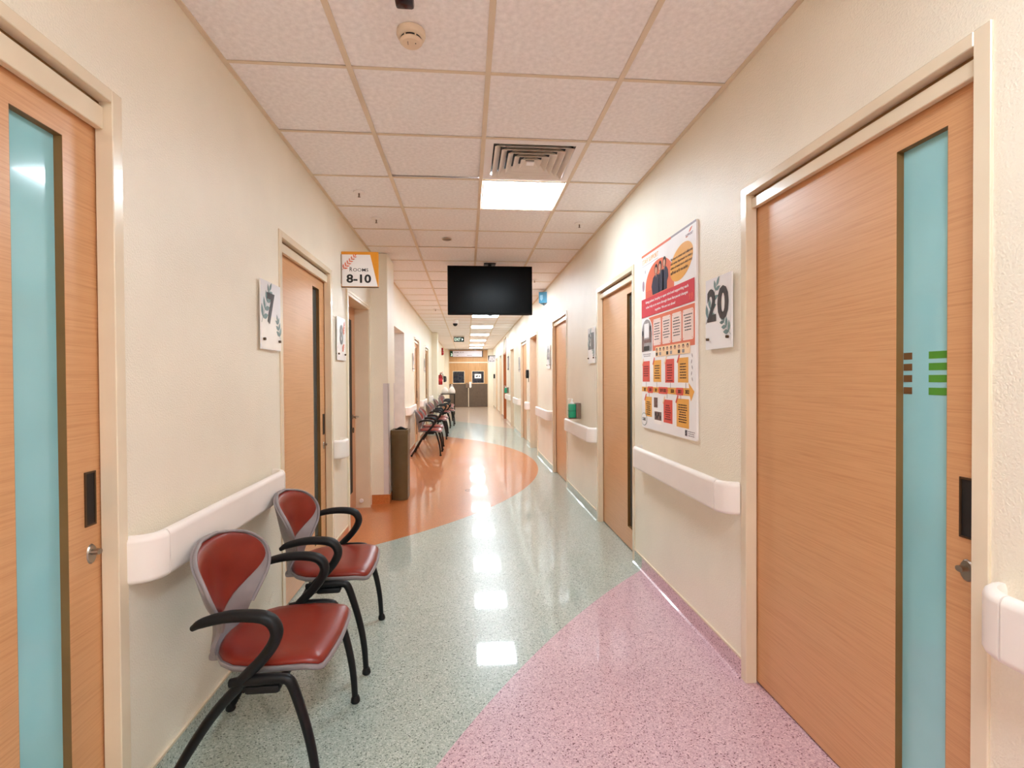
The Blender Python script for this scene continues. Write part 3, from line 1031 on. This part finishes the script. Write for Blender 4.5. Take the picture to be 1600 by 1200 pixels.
for a, v0, b, v1, m, ink, n in ((.016, .72, .149, .857, 'coral_red', 'redink', 5), (.215, .72, .346, .857, 'amber', 'brownink', 6), (.41, .72, .543, .86, 'coral_red', 'redink', 7), (.596, .719, .732, .858, 'amber', 'brownink', 6),
                             (.064, .956, .185, 1.087, 'amber', 'brownink', 7), (.384, .963, .517, 1.103, 'coral_red', 'redink', 7), (.576, .949, .739, 1.11, 'amber', 'brownink', 8)):
    P.poly('note_print', rect(a, v0, b, v1), .0002, m)
    P.polys('note_text', dashes(a + .018, v0 + .032, b - .018, n, .0135 if v0 > .9 else .0155, .0065), .0010, ink)
    P.poly('tape_print', [(a - .012, v0 + .022), (a + .018, v0 - .022), (a + .028, v0 - .012), (a - .002, v0 + .030)], .0018, 'coral_red' if m == 'amber' else 'peach')
P.poly('arrow_print', [(.004, .892), (.745, .888), (.735, .858), (.806, .905), (.765, .958), (.752, .93), (.004, .922)], .0010, 'amber')
for a, b in ((.108, .215), (.30, .455), (.565, .675)):
    P.poly('arrow_print', [(a, .907), (a + .012, .888), (b - .01, .888), (b, .907), (b - .01, .930), (a + .012, .930)], .0018, 'coral_red')
for s_, cu, wd in (('2017', .064, .036), ('2018', .163, .04), ('2019', .263, .036), ('2019-2021', .38, .10), ('2020', .52, .045), ('2021', .622, .045), ('2022', .722, .05)):
    P.text('year_text', s_, .0026, 'brownink', (cu - wd / 2, .898, cu + wd / 2, .919), .02)
P.polys('arrow_print', [rect(q, .86, q + .004, .892) for q in (.085, .275, .49, .70)] + [rect(q, .925, q + .004, .955) for q in (.14, .44, .635)], .0018, 'greyink')
P.poly('photo_print', rect(.219, .945, .291, 1.03), .0002, 'white')
P.poly('photo_print', rect(.225, .957, .286, 1.02), .0010, 'photo_brown')
P.poly('photo_print', rect(.233, 1.031, .36, 1.123), .0018, 'paper')
P.polys('photo_print', [rect(.24, 1.045, .354, 1.098)], .0026, 'photo_brown')
P.polys('photo_print', [ell(.256 + k * .027, 1.062 + (k % 2) * .016, .010, .012, 10) for k in range(4)], .0034, 'hair')
P.polys('badge_ring', [ell(.046, 1.11, .052, .043, 28)], .0018, 'leaf')
P.polys('badge_ring', [ell(.046, 1.11, .048, .039, 28)], .0024, 'white')
P.text('badge_text', 'CARE', .0032, 'ink', (.016, 1.098, .078, 1.120), .02)
P.poly('mark_print', rect(.688, 1.118, .718, 1.152), .0002, 'greyink')
P.text('mark_print', 'S', .0010, 'ink', (.694, 1.121, .712, 1.149), .03)
P.polys('caption_text', dashes(.725, 1.122, .81, 3, .011, .005), .0002, 'greyink')
P.polys('birds_print', [leaf(.775, .70 + k * .032, 1.2 + (k % 2) * .7, .026, .008) for k in range(5)], .0002, 'greyink')

# ------------------------------------------------------------------ projecting sign ROOMS 8-10
t = thing('projecting_sign', 'white and gold projecting sign reading ROOMS 8-10 above the left doors', 'sign', (XL, 4.27, 2.1))
P = Panel(t, (XL + .004, 4.262, 2.384), (1, 0, 0), (0, -1, 0))
sb = P.poly('sign_board', rect(0, 0, .297, .288), -.02, 'gold', t=.02)
P.poly('white_field', [(.004, .024), (.004, .284), (.291, .284), (.232, .024)], .0002, 'white', sb)
P.polys('leaf_print', [q for q in branch(.006, .15, -.85, .15, 6, .04, .013)], .0010, 'coral', sb)
P.text('sign_text', 'R', .0010, 'ink', (.066, .127, .088, .162), .012, parent=sb)
P.text('sign_text', 'OOMS', .0010, 'ink', (.093, .136, .216, .162), .004, parent=sb)
P.text('sign_text', '8-10', .0010, 'ink', (.04, .185, .238, .256), .03, parent=sb)
obj('edge_trim', bx(XL + .003, XL + .302, 4.261, 4.283, 2.091, 2.097), 'steel_dark', t, False)
obj('wall_fixing', bx(XL, XL + .006, 4.255, 4.29, 2.12, 2.36), 'steel', t, False)

# ------------------------------------------------------------------ hanging screen
TY = 5.93
tv = thing('television', 'large black television hanging from the ceiling, switched off', 'television', (.275, TY, 2.08))
tx0, tx1, tz0, tz1 = -.219, .772, 2.082, 2.652
obj('casing', bx(tx0, tx1, TY, TY + .035, tz0, tz1, .004), 'black', tv)
obj('back_housing', bx(tx0 + .2, tx1 - .2, TY + .035, TY + .075, tz0 + .08, tz1 - .08, .01), 'black', tv)
obj('screen', bx(tx0 + .009, tx1 - .009, TY - .0015, TY + .004, tz0 + .018, tz1 - .009), 'screen', tv, False)
obj('lower_bezel', bx(tx0 + .006, tx1 - .04, TY - .006, TY, tz0 - .006, tz0 + .012, .002), 'black', tv)
br = obj('ceiling_mount', tube(B(), [(.275, TY + .06, 2.40), (.275, TY + .06, HC - .004)], .022, (1, 0, 0), 1, 14, 0), 'black', tv)
obj('mount_plate', bx(.205, .345, TY - .01, TY + .13, HC - .012, HC - .003, .003), 'black', br)
obj('sensor', bx(.25, .30, TY - .008, TY, tz0 - .014, tz0 - .004, .002), 'black', tv)

# ------------------------------------------------------------------ small ceiling fittings
t = thing('smoke_detector', 'round ivory smoke detector on the ceiling near the viewpoint', 'smoke detector', (-.21, 2.0, HC))
c = (-.207, 2.005, HC)
obj('base', lathe(B(), c, [(.054, -.002), (.056, -.016), (.052, -.026), (.044, -.03)], 28), 'detector', t)
obj('chamber', lathe(B(), c, [(.040, -.03), (.040, -.038)], 28), 'dark', t)
for k in range(6):
    a = k * math.pi / 3
    obj('rib', bx(c[0] + .04 * math.cos(a) - .003, c[0] + .04 * math.cos(a) + .003, c[1] + .04 * math.sin(a) - .003, c[1] + .04 * math.sin(a) + .003, HC - .039, HC - .029), 'detector', t, False)
obj('cap', lathe(B(), c, [(.043, -.038), (.044, -.042), (.036, -.05), (.012, -.054), (.002, -.054)], 28), 'detector', t)
obj('indicator', lathe(B(), (c[0] + .018, c[1] - .012, HC - .0538), [(.002, 0), (.002, -.002)], 8), 'dark', t)
obj('label_slot', bx(c[0] - .012, c[0] - .010, c[1] - .02, c[1] - .004, HC - .0562, HC - .0525), 'taupe', t, False)
t = thing('beam_sensor', 'small beige and maroon sensor box on the ceiling at the top picture edge', 'sensor', (-.21, 1.74, HC))
obj('case', bx(-.252, -.168, 1.685, 1.797, HC - .030, HC - .003, .004), 'detector', t)
obj('window', bx(-.243, -.178, 1.797, 1.847, HC - .034, HC - .003, .009), 'heat_dark', t)


def sprinkler(x, y, label):
    t = thing('sprinkler', label, 'sprinkler', (x, y, HC), group='ceiling sprinklers')
    obj('escutcheon', lathe(B(), (x, y, HC), [(.042, -.002), (.04, -.009), (.014, -.012)], 18), 'white', t)
    obj('nozzle', lathe(B(), (x, y, HC), [(.006, -.01), (.005, -.035), (.010, -.037), (.010, -.039)], 10), 'taupe', t)


sprinkler(-.765, 3.74, 'nearest ceiling sprinkler on the left side, above the room 7 door')
sprinkler(-.75, 4.35, 'second ceiling sprinkler on the left, above the projecting sign')
sprinkler(.985, 4.36, 'ceiling sprinkler on the right, beside the first light panel')
sprinkler(.93, 6.9, 'ceiling sprinkler right of the hanging screen')
sprinkler(-.6, 9.9, 'far ceiling sprinkler left of the hanging screen')
t = thing('ceiling_disc', 'small flat grey disc in the ceiling before the hanging screen', 'ceiling fitting', (-.187, 4.955, HC))
obj('cover', lathe(B(), (-.187, 4.955, HC), [(.002, -.006), (.036, -.006), (.042, -.003), (.042, .001)], 24), 'taupe', t)
obj('rim', lathe(B(), (-.187, 4.955, HC), [(.043, -.003), (.048, -.003), (.048, .0), (.043, .0)], 24), 'detector', t)
t = thing('dome_camera', 'small white dome security camera on the ceiling beyond the screen', 'camera', (-.277, 11.7, HC))
obj('mount', lathe(B(), (-.25, 11.75, HC), [(.055, -.003), (.06, -.05), (.06, -.09)], 20), 'white', t)
obj('dome', lathe(B(), (-.262, 11.70, HC - .088), [(.055, 0), (.05, -.03), (.03, -.055), (.003, -.064)], 20), 'black', t)
# EXIT sign
t = thing('exit_sign', 'dark green EXIT sign with white letters hanging from the ceiling', 'exit sign', (-.25, 16.2, 2.5))
ex0, ez1 = -.412, 2.655
P = Panel(t, (ex0, 16.18, ez1), (1, 0, 0), (0, -1, 0))
sb = P.poly('sign_body', rect(0, 0, .325, .15), -.04, 'exit', t=.04)
P.text('sign_text', 'EXIT', .0002, 'exit_letters', (.025, .03, .22, .12), .008, parent=sb)
P.poly('arrow_print', [(.25, .03), (.30, .076), (.25, .122)], .0002, 'exit_letters', sb)
obj('hanger', bx(ex0 - .01, ex0 + .335, 16.17, 16.23, HC - .016, HC - .003), 'steel', t, False)
obj('hanger_rod', bx(ex0 + .05, ex0 + .06, 16.195, 16.205, 2.65, HC - .01), 'steel', t, False)
obj('hanger_rod', bx(ex0 + .265, ex0 + .275, 16.195, 16.205, 2.65, HC - .01), 'steel', t, False)
# blue sign high on the right wall
t = thing('wall_sign', 'small blue folded sign high on the right wall beside the screen', 'sign', (XR, 7.7, 2.5))
bm = B()
prism(bm, [(XR, 7.55, 2.47), (XR - .105, 7.70, 2.49), (XR - .105, 7.712, 2.49), (XR, 7.57, 2.47), ][:4], (0, 0, 1), 0, .165)
obj('sign_face', bm, 'blue', t, False)
bm = B()
prism(bm, [(XR, 7.86, 2.47), (XR - .105, 7.71, 2.49), (XR - .105, 7.70, 2.49), (XR, 7.845, 2.47)], (0, 0, 1), 0, .165)
obj('sign_face', bm, 'blue_pale', t, False)
obj('wall_plate', bx(XR - .004, XR, 7.54, 7.87, 2.46, 2.65), 'white', t, False)
P = Panel(t, (XR - .07, 7.648, 2.63), (.573, -.819, 0), (-.819, -.573, 0))
P.poly('arrow_print', [(-.03, .03), (.03, .03), (.03, .09), (0, .12), (-.03, .09)], .004, 'blue_pale')
# department sign above the double door
t = thing('hanging_sign', 'long pale sign with green number 3 block above the double door', 'sign', (0, 23.37, 2.32))
P = Panel(t, (-.775, 23.36, 2.60), (1, 0, 0), (0, -1, 0))
sb = P.poly('sign_board', rect(.13, 0, 1.47, .265), -.03, 'sign_panel', t=.03)
nb = P.poly('number_block', rect(0, 0, .13, .265), -.03, 'sign_green', t=.03)
P.text('sign_text', '3', .0002, 'exit_letters', (.045, .11, .105, .235), .03, parent=nb)
P.poly('end_block', rect(1.47, -.01, 1.51, .275), -.035, 'black', t=.037)
P.polys('print', [rect(.2, .05, .27, .085), rect(.29, .05, .4, .085), rect(.47, .05, .52, .08), rect(.57, .05, .62, .08), rect(.3, .19, .38, .215), rect(.5, .195, .52, .21), rect(.78, .19, 1.02, .215)], .0002, 'greyink', sb)
obj('hanger_rod', bx(-.4, -.39, 23.37, 23.38, 2.58, HC), 'steel', t, False)
obj('hanger_rod', bx(.39, .4, 23.37, 23.38, 2.58, HC), 'steel', t, False)
# ROOMS 20-24 sign near the far right
t = thing('projecting_sign', 'small pale projecting sign reading ROOMS 20-24 at the far right', 'sign', (XR, 21.6, 2.0))
P = Panel(t, (.90, 21.58, 2.31), (1, 0, 0), (0, -1, 0))
sb = P.poly('sign_board', rect(0, 0, .305, .30), -.02, 'black', t=.02)
P.poly('pale_field', [(.055, .03), (.302, .03), (.302, .297), (.01, .297)], .0002, 'sign_panel', sb)
P.polys('leaf_print', branch(.295, .12, -2.5, .1, 4, .04, .013), .001, 'leaf', sb)
P.text('sign_text', 'ROOMS', .0010, 'ink', (.1, .14, .21, .165), .01, parent=sb)
P.text('sign_text', '20-24', .0010, 'ink', (.04, .20, .26, .265), .02, parent=sb)


# ------------------------------------------------------------------ wall fittings
def sanitizer(y, label, z=.905):
    t = thing('hand_sanitizer', label, 'sanitizer', (XR, y, z))
    obj('holder', bx(XR - .05, XR, y - .045, y + .055, z, z + .165, .004), 'taupe', t)
    b = obj('bottle', bx(XR - .128, XR - .05, y - .035, y + .035, z + .004, z + .155, .012), 'green', t)
    obj('bottle_seam', bx(XR - .1285, XR - .05, y - .0355, y + .0355, z + .078, z + .082), 'dark', b, False)
    obj('pump', lathe(B(), (XR - .09, y, z + .155), [(.02, 0), (.02, .014), (.007, .018), (.007, .04), (.012, .042), (.012, .052), (.002, .054)], 14), 'white', b)
    obj('pump_spout', tube(B(), [(XR - .09, y, z + .203), (XR - .12, y, z + .206), (XR - .135, y, z + .198)], .005, (0, 1, 0), 1, 8, 3), 'white', b)
    obj('drip_tray', bx(XR - .13, XR, y - .04, y + .05, z - .006, z + .003), 'taupe', t, False)


sanitizer(5.36, 'green hand sanitizer bottle in a taupe holder above the nearer right handrail')
sanitizer(14.75, 'far green hand sanitizer bottle above the last right handrail')
t = thing('card_reader', 'small black wall unit above the short right handrail', 'card reader', (XR, 9.9, 1.34))
obj('case', bx(XR - .055, XR, 9.86, 9.96, 1.335, 1.5, .012), 'black', t)
obj('slot', bx(XR - .057, XR - .05, 9.88, 9.94, 1.37, 1.40), 'dark', t, False)
obj('cable', bx(XR - .008, XR, 9.905, 9.913, 1.26, 1.335), 'shell_dark', t, False)
t = thing('card_reader', 'tiny black wall unit on the far right wall near the double door', 'card reader', (XR, 21.9, 1.3))
obj('case', bx(XR - .07, XR, 21.85, 22.0, 1.33, 1.52, .012), 'black', t)
obj('slot', bx(XR - .072, XR - .06, 21.87, 21.98, 1.37, 1.40), 'dark', t, False)
# wall telephone
t = thing('wall_telephone', 'black wall telephone beside the far double door', 'telephone', (XL, 22.4, 1.2))
obj('base', bx(XL, XL + .07, 22.3, 22.52, 1.18, 1.45, .01), 'black', t)
obj('handset', tube(B(), [(XL + .085, 22.36, 1.2), (XL + .10, 22.36, 1.24), (XL + .10, 22.36, 1.38), (XL + .085, 22.36, 1.43)], .022, (0, 1, 0), 1, 10, 4), 'black', t)
obj('keypad', bx(XL + .07, XL + .073, 22.41, 22.5, 1.22, 1.34), 'sign_panel', t, False)
# fire alarm bell
t = thing('fire_alarm', 'small red fire alarm sounder high on the far left wall', 'alarm', (XL, 20.7, 2.4))
obj('gong', lathe(B(), (XL, 20.7, 2.38), [(.10, .0), (.10, .05), (.07, .085), (.01, .09)], 20, 'x'), 'extred', t)
obj('strobe', bx(XL, XL + .07, 20.63, 20.77, 2.48, 2.58, .012), 'extred', t)
# fire extinguisher
t = thing('fire_extinguisher', 'red fire extinguisher hung on the left wall beyond the far column', 'extinguisher', (-.935, 18.0, 1.12))
c = (-.935, 18.0, 1.12)
bd = obj('cylinder', lathe(B(), c, [(.06, 0), (.072, .012), (.072, .30), (.06, .335), (.028, .355), (.022, .375)], 20), 'extred', t)
obj('instruction_label', lathe(B(), c, [(.0725, .12), (.0728, .12), (.0728, .22), (.0725, .22)], 20), 'crimson', bd)
obj('valve', lathe(B(), c, [(.02, .375), (.02, .41)], 12), 'steel', t)
obj('handle', tube(B(), [(-.955, 18.0, 1.53), (-.91, 18.0, 1.54), (-.85, 18.0, 1.565)], .01, (0, 1, 0), 1.4, 8, 3), 'extred', t)
obj('hose', tube(B(), [(-.93, 18, 1.51), (-.86, 18, 1.5), (-.845, 18, 1.42), (-.855, 18, 1.30)], .011, (0, 1, 0), 1, 8, 4), 'black', t)
obj('wall_hook', bx(XL, -.99, 17.98, 18.02, 1.36, 1.46), 'steel_dark', t, False)

# ------------------------------------------------------------------ bin beside the column
t = thing('waste_bin', 'tall brown waste bin standing beside the left column', 'bin', (-.745, 5.75, 0))


def bin_ring(hw, yb, yf, bulge, n=10):
    xs = [-.745 - hw + 2 * hw * k / n for k in range(n + 1)]
    return [(x, yf - bulge * (1 - ((x + .745) / hw) ** 2)) for x in xs] + [(-.745 + hw, yb), (-.745 - hw, yb)]


bm = B()
r0 = [bm.verts.new((x, y, .004)) for x, y in bin_ring(.083, 5.86, 5.655, .03)]
r1 = [bm.verts.new((x, y, .73)) for x, y in bin_ring(.090, 5.86, 5.645, .03)]
for k in range(len(r0)):
    n = (k + 1) % len(r0)
    bm.faces.new((r0[k], r0[n], r1[n], r1[k]))
bm.faces.new(r0)
bm.faces.new(r1[::-1])
obj('bin_body', bm, 'bin', t, angle=30)
bm = B()
ro = bin_ring(.094, 5.865, 5.638, .03)
ri = bin_ring(.074, 5.845, 5.665, .02)
lv = [[bm.verts.new((x, y, z)) for x, y in q] for q, z in ((ro, .725), (ro, .775), (ri, .775), (ri, .725))]
for a in range(4):
    A_, B_ = lv[a], lv[(a + 1) % 4]
    for k in range(len(ro)):
        n = (k + 1) % len(ro)
        bm.faces.new((A_[k], A_[n], B_[n], B_[k]))
obj('bin_rim', bm, 'bin_lid', t, angle=30)
bm = B()
prism(bm, [(x, y, .745) for x, y in bin_ring(.074, 5.845, 5.665, .02)], (0, 0, 1), 0, .008)
obj('bin_mouth', bm, 'dark', t, False)
bm = B()
tube(bm, [(-.80, 5.80, .77), (-.75, 5.80, .785), (-.69, 5.79, .772)], [.004, .016, .004], (0, 1, 0), 2.2, 8, 4)
obj('bin_liner', bm, 'black', t)
obj('side_plinth', bx(-.834, -.829, 5.66, 5.86, .004, .06), 'black', t, False)

# floor access cover
t = thing('floor_cover', 'small round engraved cover set in the orange floor', 'floor cover', (.02, 6.06, .0005))
bm = B()
lathe(bm, (.025, 6.06, .0005), [(.052, 0), (.052, .0012), (.058, .0012), (.058, 0)], 26)
obj('ring', bm, 'shell_dark', t)
obj('cover_disc', lathe(B(), (.025, 6.06, .0005), [(.002, .0008), (.050, .0008), (.050, 0)], 24), 'orange', t)
obj('mark', bx(.0, .05, 6.05, 6.056, .0012, .0018), 'shell_dark', t, False)
obj('mark', bx(.01, .045, 6.075, 6.08, .0012, .0018), 'shell_dark', t, False)

# ------------------------------------------------------------------ chairs (local: x forward, z up)
BROWS = [  # zc, xc, ze, xe, w
    (.402, -.128, .405, -.108, .112), (.44, -.145, .44, -.122, .122), (.495, -.156, .49, -.105, .116), (.545, -.164, .545, -.084, .145),
    (.60, -.174, .595, -.074, .203), (.655, -.182, .65, -.080, .231), (.705, -.190, .70, -.104, .226), (.745, -.196, .742, -.142, .192),
    (.772, -.2, .768, -.178, .124), (.785, -.201, .784, -.198, .045)]


def brow(t):
    f = t * (len(BROWS) - 1)
    i = min(int(f), len(BROWS) - 2)
    u = f - i
    P0, P1, P2, P3 = BROWS[max(i - 1, 0)], BROWS[i], BROWS[i + 1], BROWS[min(i + 2, len(BROWS) - 1)]
    return [.5 * (2 * b + (c - a) * u + (2 * a - 5 * b + 4 * c - d) * u * u + (3 * b - a - 3 * c + d) * u ** 3) for a, b, c, d in zip(P0, P1, P2, P3)]


def back_pt(t, a, off=0.0):
    zc, xc, ze, xe, w_ = brow(t)
    return V((xc + (xe - xc) * a * a + off, a * w_, zc + (ze - zc) * a * a))


def t_of_z(z):
    lo, hi = 0.0, 1.0
    for _ in range(30):
        m = (lo + hi) / 2
        if brow(m)[0] < z: lo = m
        else: hi = m
    return lo


def sheet(rows, thick, off_dir=V((-1, 0, 0))):
    """closed sheet from a grid of front points"""
    bm = B()
    F = [[bm.verts.new(p) for p in r] for r in rows]
    K = [[bm.verts.new(p + off_dir * thick) for p in r] for r in rows]
    R, C_ = len(rows), len(rows[0])
    for i in range(R - 1):
        for j in range(C_ - 1):
            bm.faces.new((F[i][j], F[i][j + 1], F[i + 1][j + 1], F[i + 1][j]))
            bm.faces.new((K[i][j], K[i + 1][j], K[i + 1][j + 1], K[i][j + 1]))
    for i in range(R - 1):
        bm.faces.new((F[i][0], F[i + 1][0], K[i + 1][0], K[i][0]))
        bm.faces.new((F[i][-1], K[i][-1], K[i + 1][-1], F[i + 1][-1]))
    for j in range(C_ - 1):
        bm.faces.new((F[0][j], K[0][j], K[0][j + 1], F[0][j + 1]))
        bm.faces.new((F[-1][j], F[-1][j + 1], K[-1][j + 1], K[-1][j]))
    return bm


def seat_outline():
    half = [(.258, 0), (.256, .07), (.252, .14), (.246, .185), (.236, .2), (.19, .206), (.11, .212), (.03, .209), (-.03, .196), (-.075, .165), (-.108, .12), (-.128, .07), (-.136, .02)]
    pts = half + [(x, -y) for x, y in half[::-1]][:-1]
    return pts


def make_chair(label, group):
    t = thing('armchair', label, 'chair', (0, 0, 0), 0, group)
    # back shell
    rows = [[back_pt(i / 26, -1 + 2 * j / 18) for j in range(19)] for i in range(27)]
    obj('back_shell', sheet(rows, .013), 'shell', t, local=True, angle=50)
    # lip round the back shell edge
    lip = [back_pt(i / 24, -1, .002) for i in range(6, 25)] + [back_pt(i / 24, 1, .002) for i in range(24, 5, -1)]
    obj('shell_lip', tube(B(), lip, .0055, (1, 0, 0), 1.3, 8, 2), 'shell', t, local=True, angle=60)
    # back pad: pointed at the bottom
    PW = [(.512, .003), (.545, .052), (.58, .120), (.615, .182), (.65, .216), (.69, .219), (.72, .205), (.745, .176), (.762, .138), (.774, .09)]
    rows = []
    n = 24
    for i in range(n + 1):
        z = .512 + (.774 - .512) * i / n
        k = max(q for q in range(len(PW) - 1) if PW[q][0] <= z + 1e-9)
        u = (z - PW[k][0]) / (PW[k + 1][0] - PW[k][0])
        q0, q1, q2, q3 = (PW[max(0, min(len(PW) - 1, k + d))][1] for d in (-1, 0, 1, 2))
        pw = .5 * (2 * q1 + (q2 - q0) * u + (2 * q0 - 5 * q1 + 4 * q2 - q3) * u * u + (3 * q1 - q0 - 3 * q2 + q3) * u ** 3)
        tz = t_of_z(z)
        ww = brow(tz)[4]
        row = []
        for j in range(15):
            s_ = -1 + 2 * j / 14
            e = max(0, 1 - abs(s_) ** 4)
            e2 = min(1, min(i, n - i) / 3)
            row.append(back_pt(tz, s_ * pw / ww, .006 + .013 * e * (e2 ** .5 if e2 > 0 else 0)))
        rows.append(row)
    obj('back_pad', sheet(rows, .010), 'red', t, local=True, angle=60)
    # seat pad
    ol = seat_outline()
    c0 = V((.06, 0))

    def seat_mesh(spec):
        bm = B()
        rings = []
        for sc_, dz, grow in spec:
            ring = []
            for x, y in ol:
                p = c0 + (V((x, y)) - c0) * sc_
                p += (V((x, y)) - c0).normalized() * grow
                fall = max(0, (p.x - .17) / .09)
                dish = -.006 * math.exp(-((p.x - .02) / .1) ** 2 - (p.y / .12) ** 2)
                ring.append(bm.verts.new((p.x, p.y, dz - .016 * fall ** 2 + dish)))
            rings.append(ring)
        for A_, B_ in zip(rings, rings[1:]):
            for k in range(len(ol)):
                m = (k + 1) % len(ol)
                bm.faces.new((A_[k], A_[m], B_[m], B_[k]))
        bm.faces.new(rings[0])
        bm.faces.new(rings[-1])
        return bm
    obj('seat_pad', seat_mesh([(1, .428, -.004), (1, .434, 0), (1, .442, -.004), (.93, .449, 0), (.75, .453, 0), (.4, .454, 0), (.08, .454, 0)]), 'red', t, local=True, angle=60)
    obj('seat_shell', seat_mesh([(.1, .402, 0), (.8, .402, 0), (.97, .407, .0), (1, .416, .006), (1, .425, .009), (1, .431, .006), (.96, .430, 0), (.1, .428, 0)]), 'shell', t, local=True, angle=50)
    obj('rear_joint', bx(-.15, -.085, -.11, .11, .398, .428, .012), 'shell', t, local=True)
    for s_ in (-1, 1):
        y = s_ * .262
        arm = [(-.118, y * .985, .584), (-.085, y, .602), (-.01, y, .617), (.07, y, .615), (.112, y, .600), (.13, y, .565), (.118, y, .525), (.085, y, .48), (.05, y, .445), (.025, y, .42)]
        obj('armrest', tube(B(), arm, [.009, .015, .0175, .0185, .0195, .019, .018, .017, .017, .016], (0, 1, 0), 1.25, 12, 5), 'black', t, local=True, angle=60)
        fr = obj('side_frame', tube(B(), [(-.01, y, .412), (.05, y, .418), (.12, y, .42), (.155, y, .418)], [.013, .018, .017, .015], (0, 1, 0), 1, 10, 4), 'blackmetal', t, local=True, angle=60)
        obj('frame_block', bx(.035, .14, y - .014, y + .014, .378, .405, .01), 'black', fr, local=True)
        lg = obj('leg', tube(B(), [(.14, y, .42), (.168, y, .408), (.192, y, .345), (.222, y, .235), (.24, y, .13), (.248, y, .012)], [.016, .0165, .0155, .0145, .0135, .012], (0, 1, 0), 1, 10, 5), 'blackmetal', t, local=True, angle=60)
        obj('foot', lathe(B(), (.249, y, 0), [(.015, .0008), (.019, .006), (.018, .018), (.013, .03)], 14), 'black', lg, local=True)
        lg = obj('leg', tube(B(), [(.045, y, .43), (-.045, y, .336), (-.11, y, .245), (-.17, y, .145), (-.22, y, .055), (-.243, y, .012)], [.016, .016, .0155, .014, .0125, .0115], (0, 1, 0), 1, 10, 5), 'blackmetal', t, local=True, angle=60)
        obj('foot', lathe(B(), (-.245, y, 0), [(.015, .0008), (.019, .006), (.018, .018), (.013, .03)], 14), 'black', lg, local=True)
    for x, z in ((.03, .392), (.13, .395)):
        obj('crossbar', tube(B(), [(x, -.262, z), (x, .262, z)], .013, (0, 0, 1), 1, 10, 0), 'blackmetal', t, local=True, angle=60)
    return t


ch = make_chair('nearest red padded chair with black armrests under the left handrail', 'red padded armchairs along the left wall')
ch.location = (-.718, 1.867, 0.0)
dup(ch, (-.722, 2.585, 0), .035, 'second red padded chair, between the nearest chair and the left sliding door')
labs = ['first chair of the far row, standing on the orange floor beyond the bin', 'second chair of the far row on the orange floor',
        'third chair of the far row, before the orange floor ends', 'fourth chair of the far row where grey green floor begins',
        'fifth chair of the far row, before the far column', 'sixth chair of the far row, beside the far column', 'seventh chair of the far row, just past the far column',
        'eighth chair of the far row, under the fire extinguisher', 'ninth chair of the far row, before the small table']
for y, l_ in zip((9.06, 9.76, 11.45, 12.13, 13.95, 14.65, 16.35, 17.05, 17.75), labs):
    dup(ch, (-.712 if not 14.5 < y < 15.9 else -.62, y, .0005), random.uniform(-.03, .03), l_)

# ------------------------------------------------------------------ table, bags, box at the far end
t = thing('side_table', 'small dark table with white bags at the end of the chair row', 'table', (-.70, 18.85, 0))
obj('table_top', bx(-.97, -.44, 18.6, 19.1, .752, .778, .004), 'tabletop', t)
for x in (-.94, -.47):
    for y in (18.63, 19.07):
        obj('leg', tube(B(), [(x, y, .0006), (x, y, .752)], .014, (0, 1, 0), 1, 8, 0), 'blackmetal', t)


def bag(x, y, z, h, wd, label):
    t = thing('plastic_bag', label, 'bag', (x, y, z))
    bm = B()
    lathe(bm, (x, y, z), [(wd * .42, .001), (wd * .5, h * .08), (wd * .5, h * .3), (wd * .42, h * .5), (wd * .27, h * .68), (wd * .16, h * .78), (wd * .04, h * .8)], 18, 'z', 1.0, .75)
    for v in bm.verts:
        v.co += V((random.uniform(-1, 1), random.uniform(-1, 1), 0)) * wd * .02
    obj('bag_body', bm, 'bag', t, angle=60)
    for s_ in (-1, 1):
        obj('bag_handle', tube(B(), [(x + s_ * wd * .14, y, z + h * .72), (x + s_ * wd * .11, y, z + h * .9), (x, y, z + h), (x - s_ * wd * .04, y + .01, z + h * .9)], wd * .04, (0, 1, 0), 1.6, 8, 4), 'bag', t, angle=60)


bag(-.56, 18.8, .778, .34, .24, 'white plastic bag on the corridor side of the dark table')
bag(-.82, 18.85, .778, .30, .26, 'white plastic bag on the wall side of the dark table')
t = thing('cardboard_box', 'light cardboard box on the sixth chair of the far row', 'box', (-.62, 14.66, .462))
obj('carton', bx(-.72, -.50, 14.53, 14.79, .462, .60, .003), 'card', t)
obj('tape', bx(-.72, -.50, 14.645, 14.675, .6, .6012), 'peach', t, False)
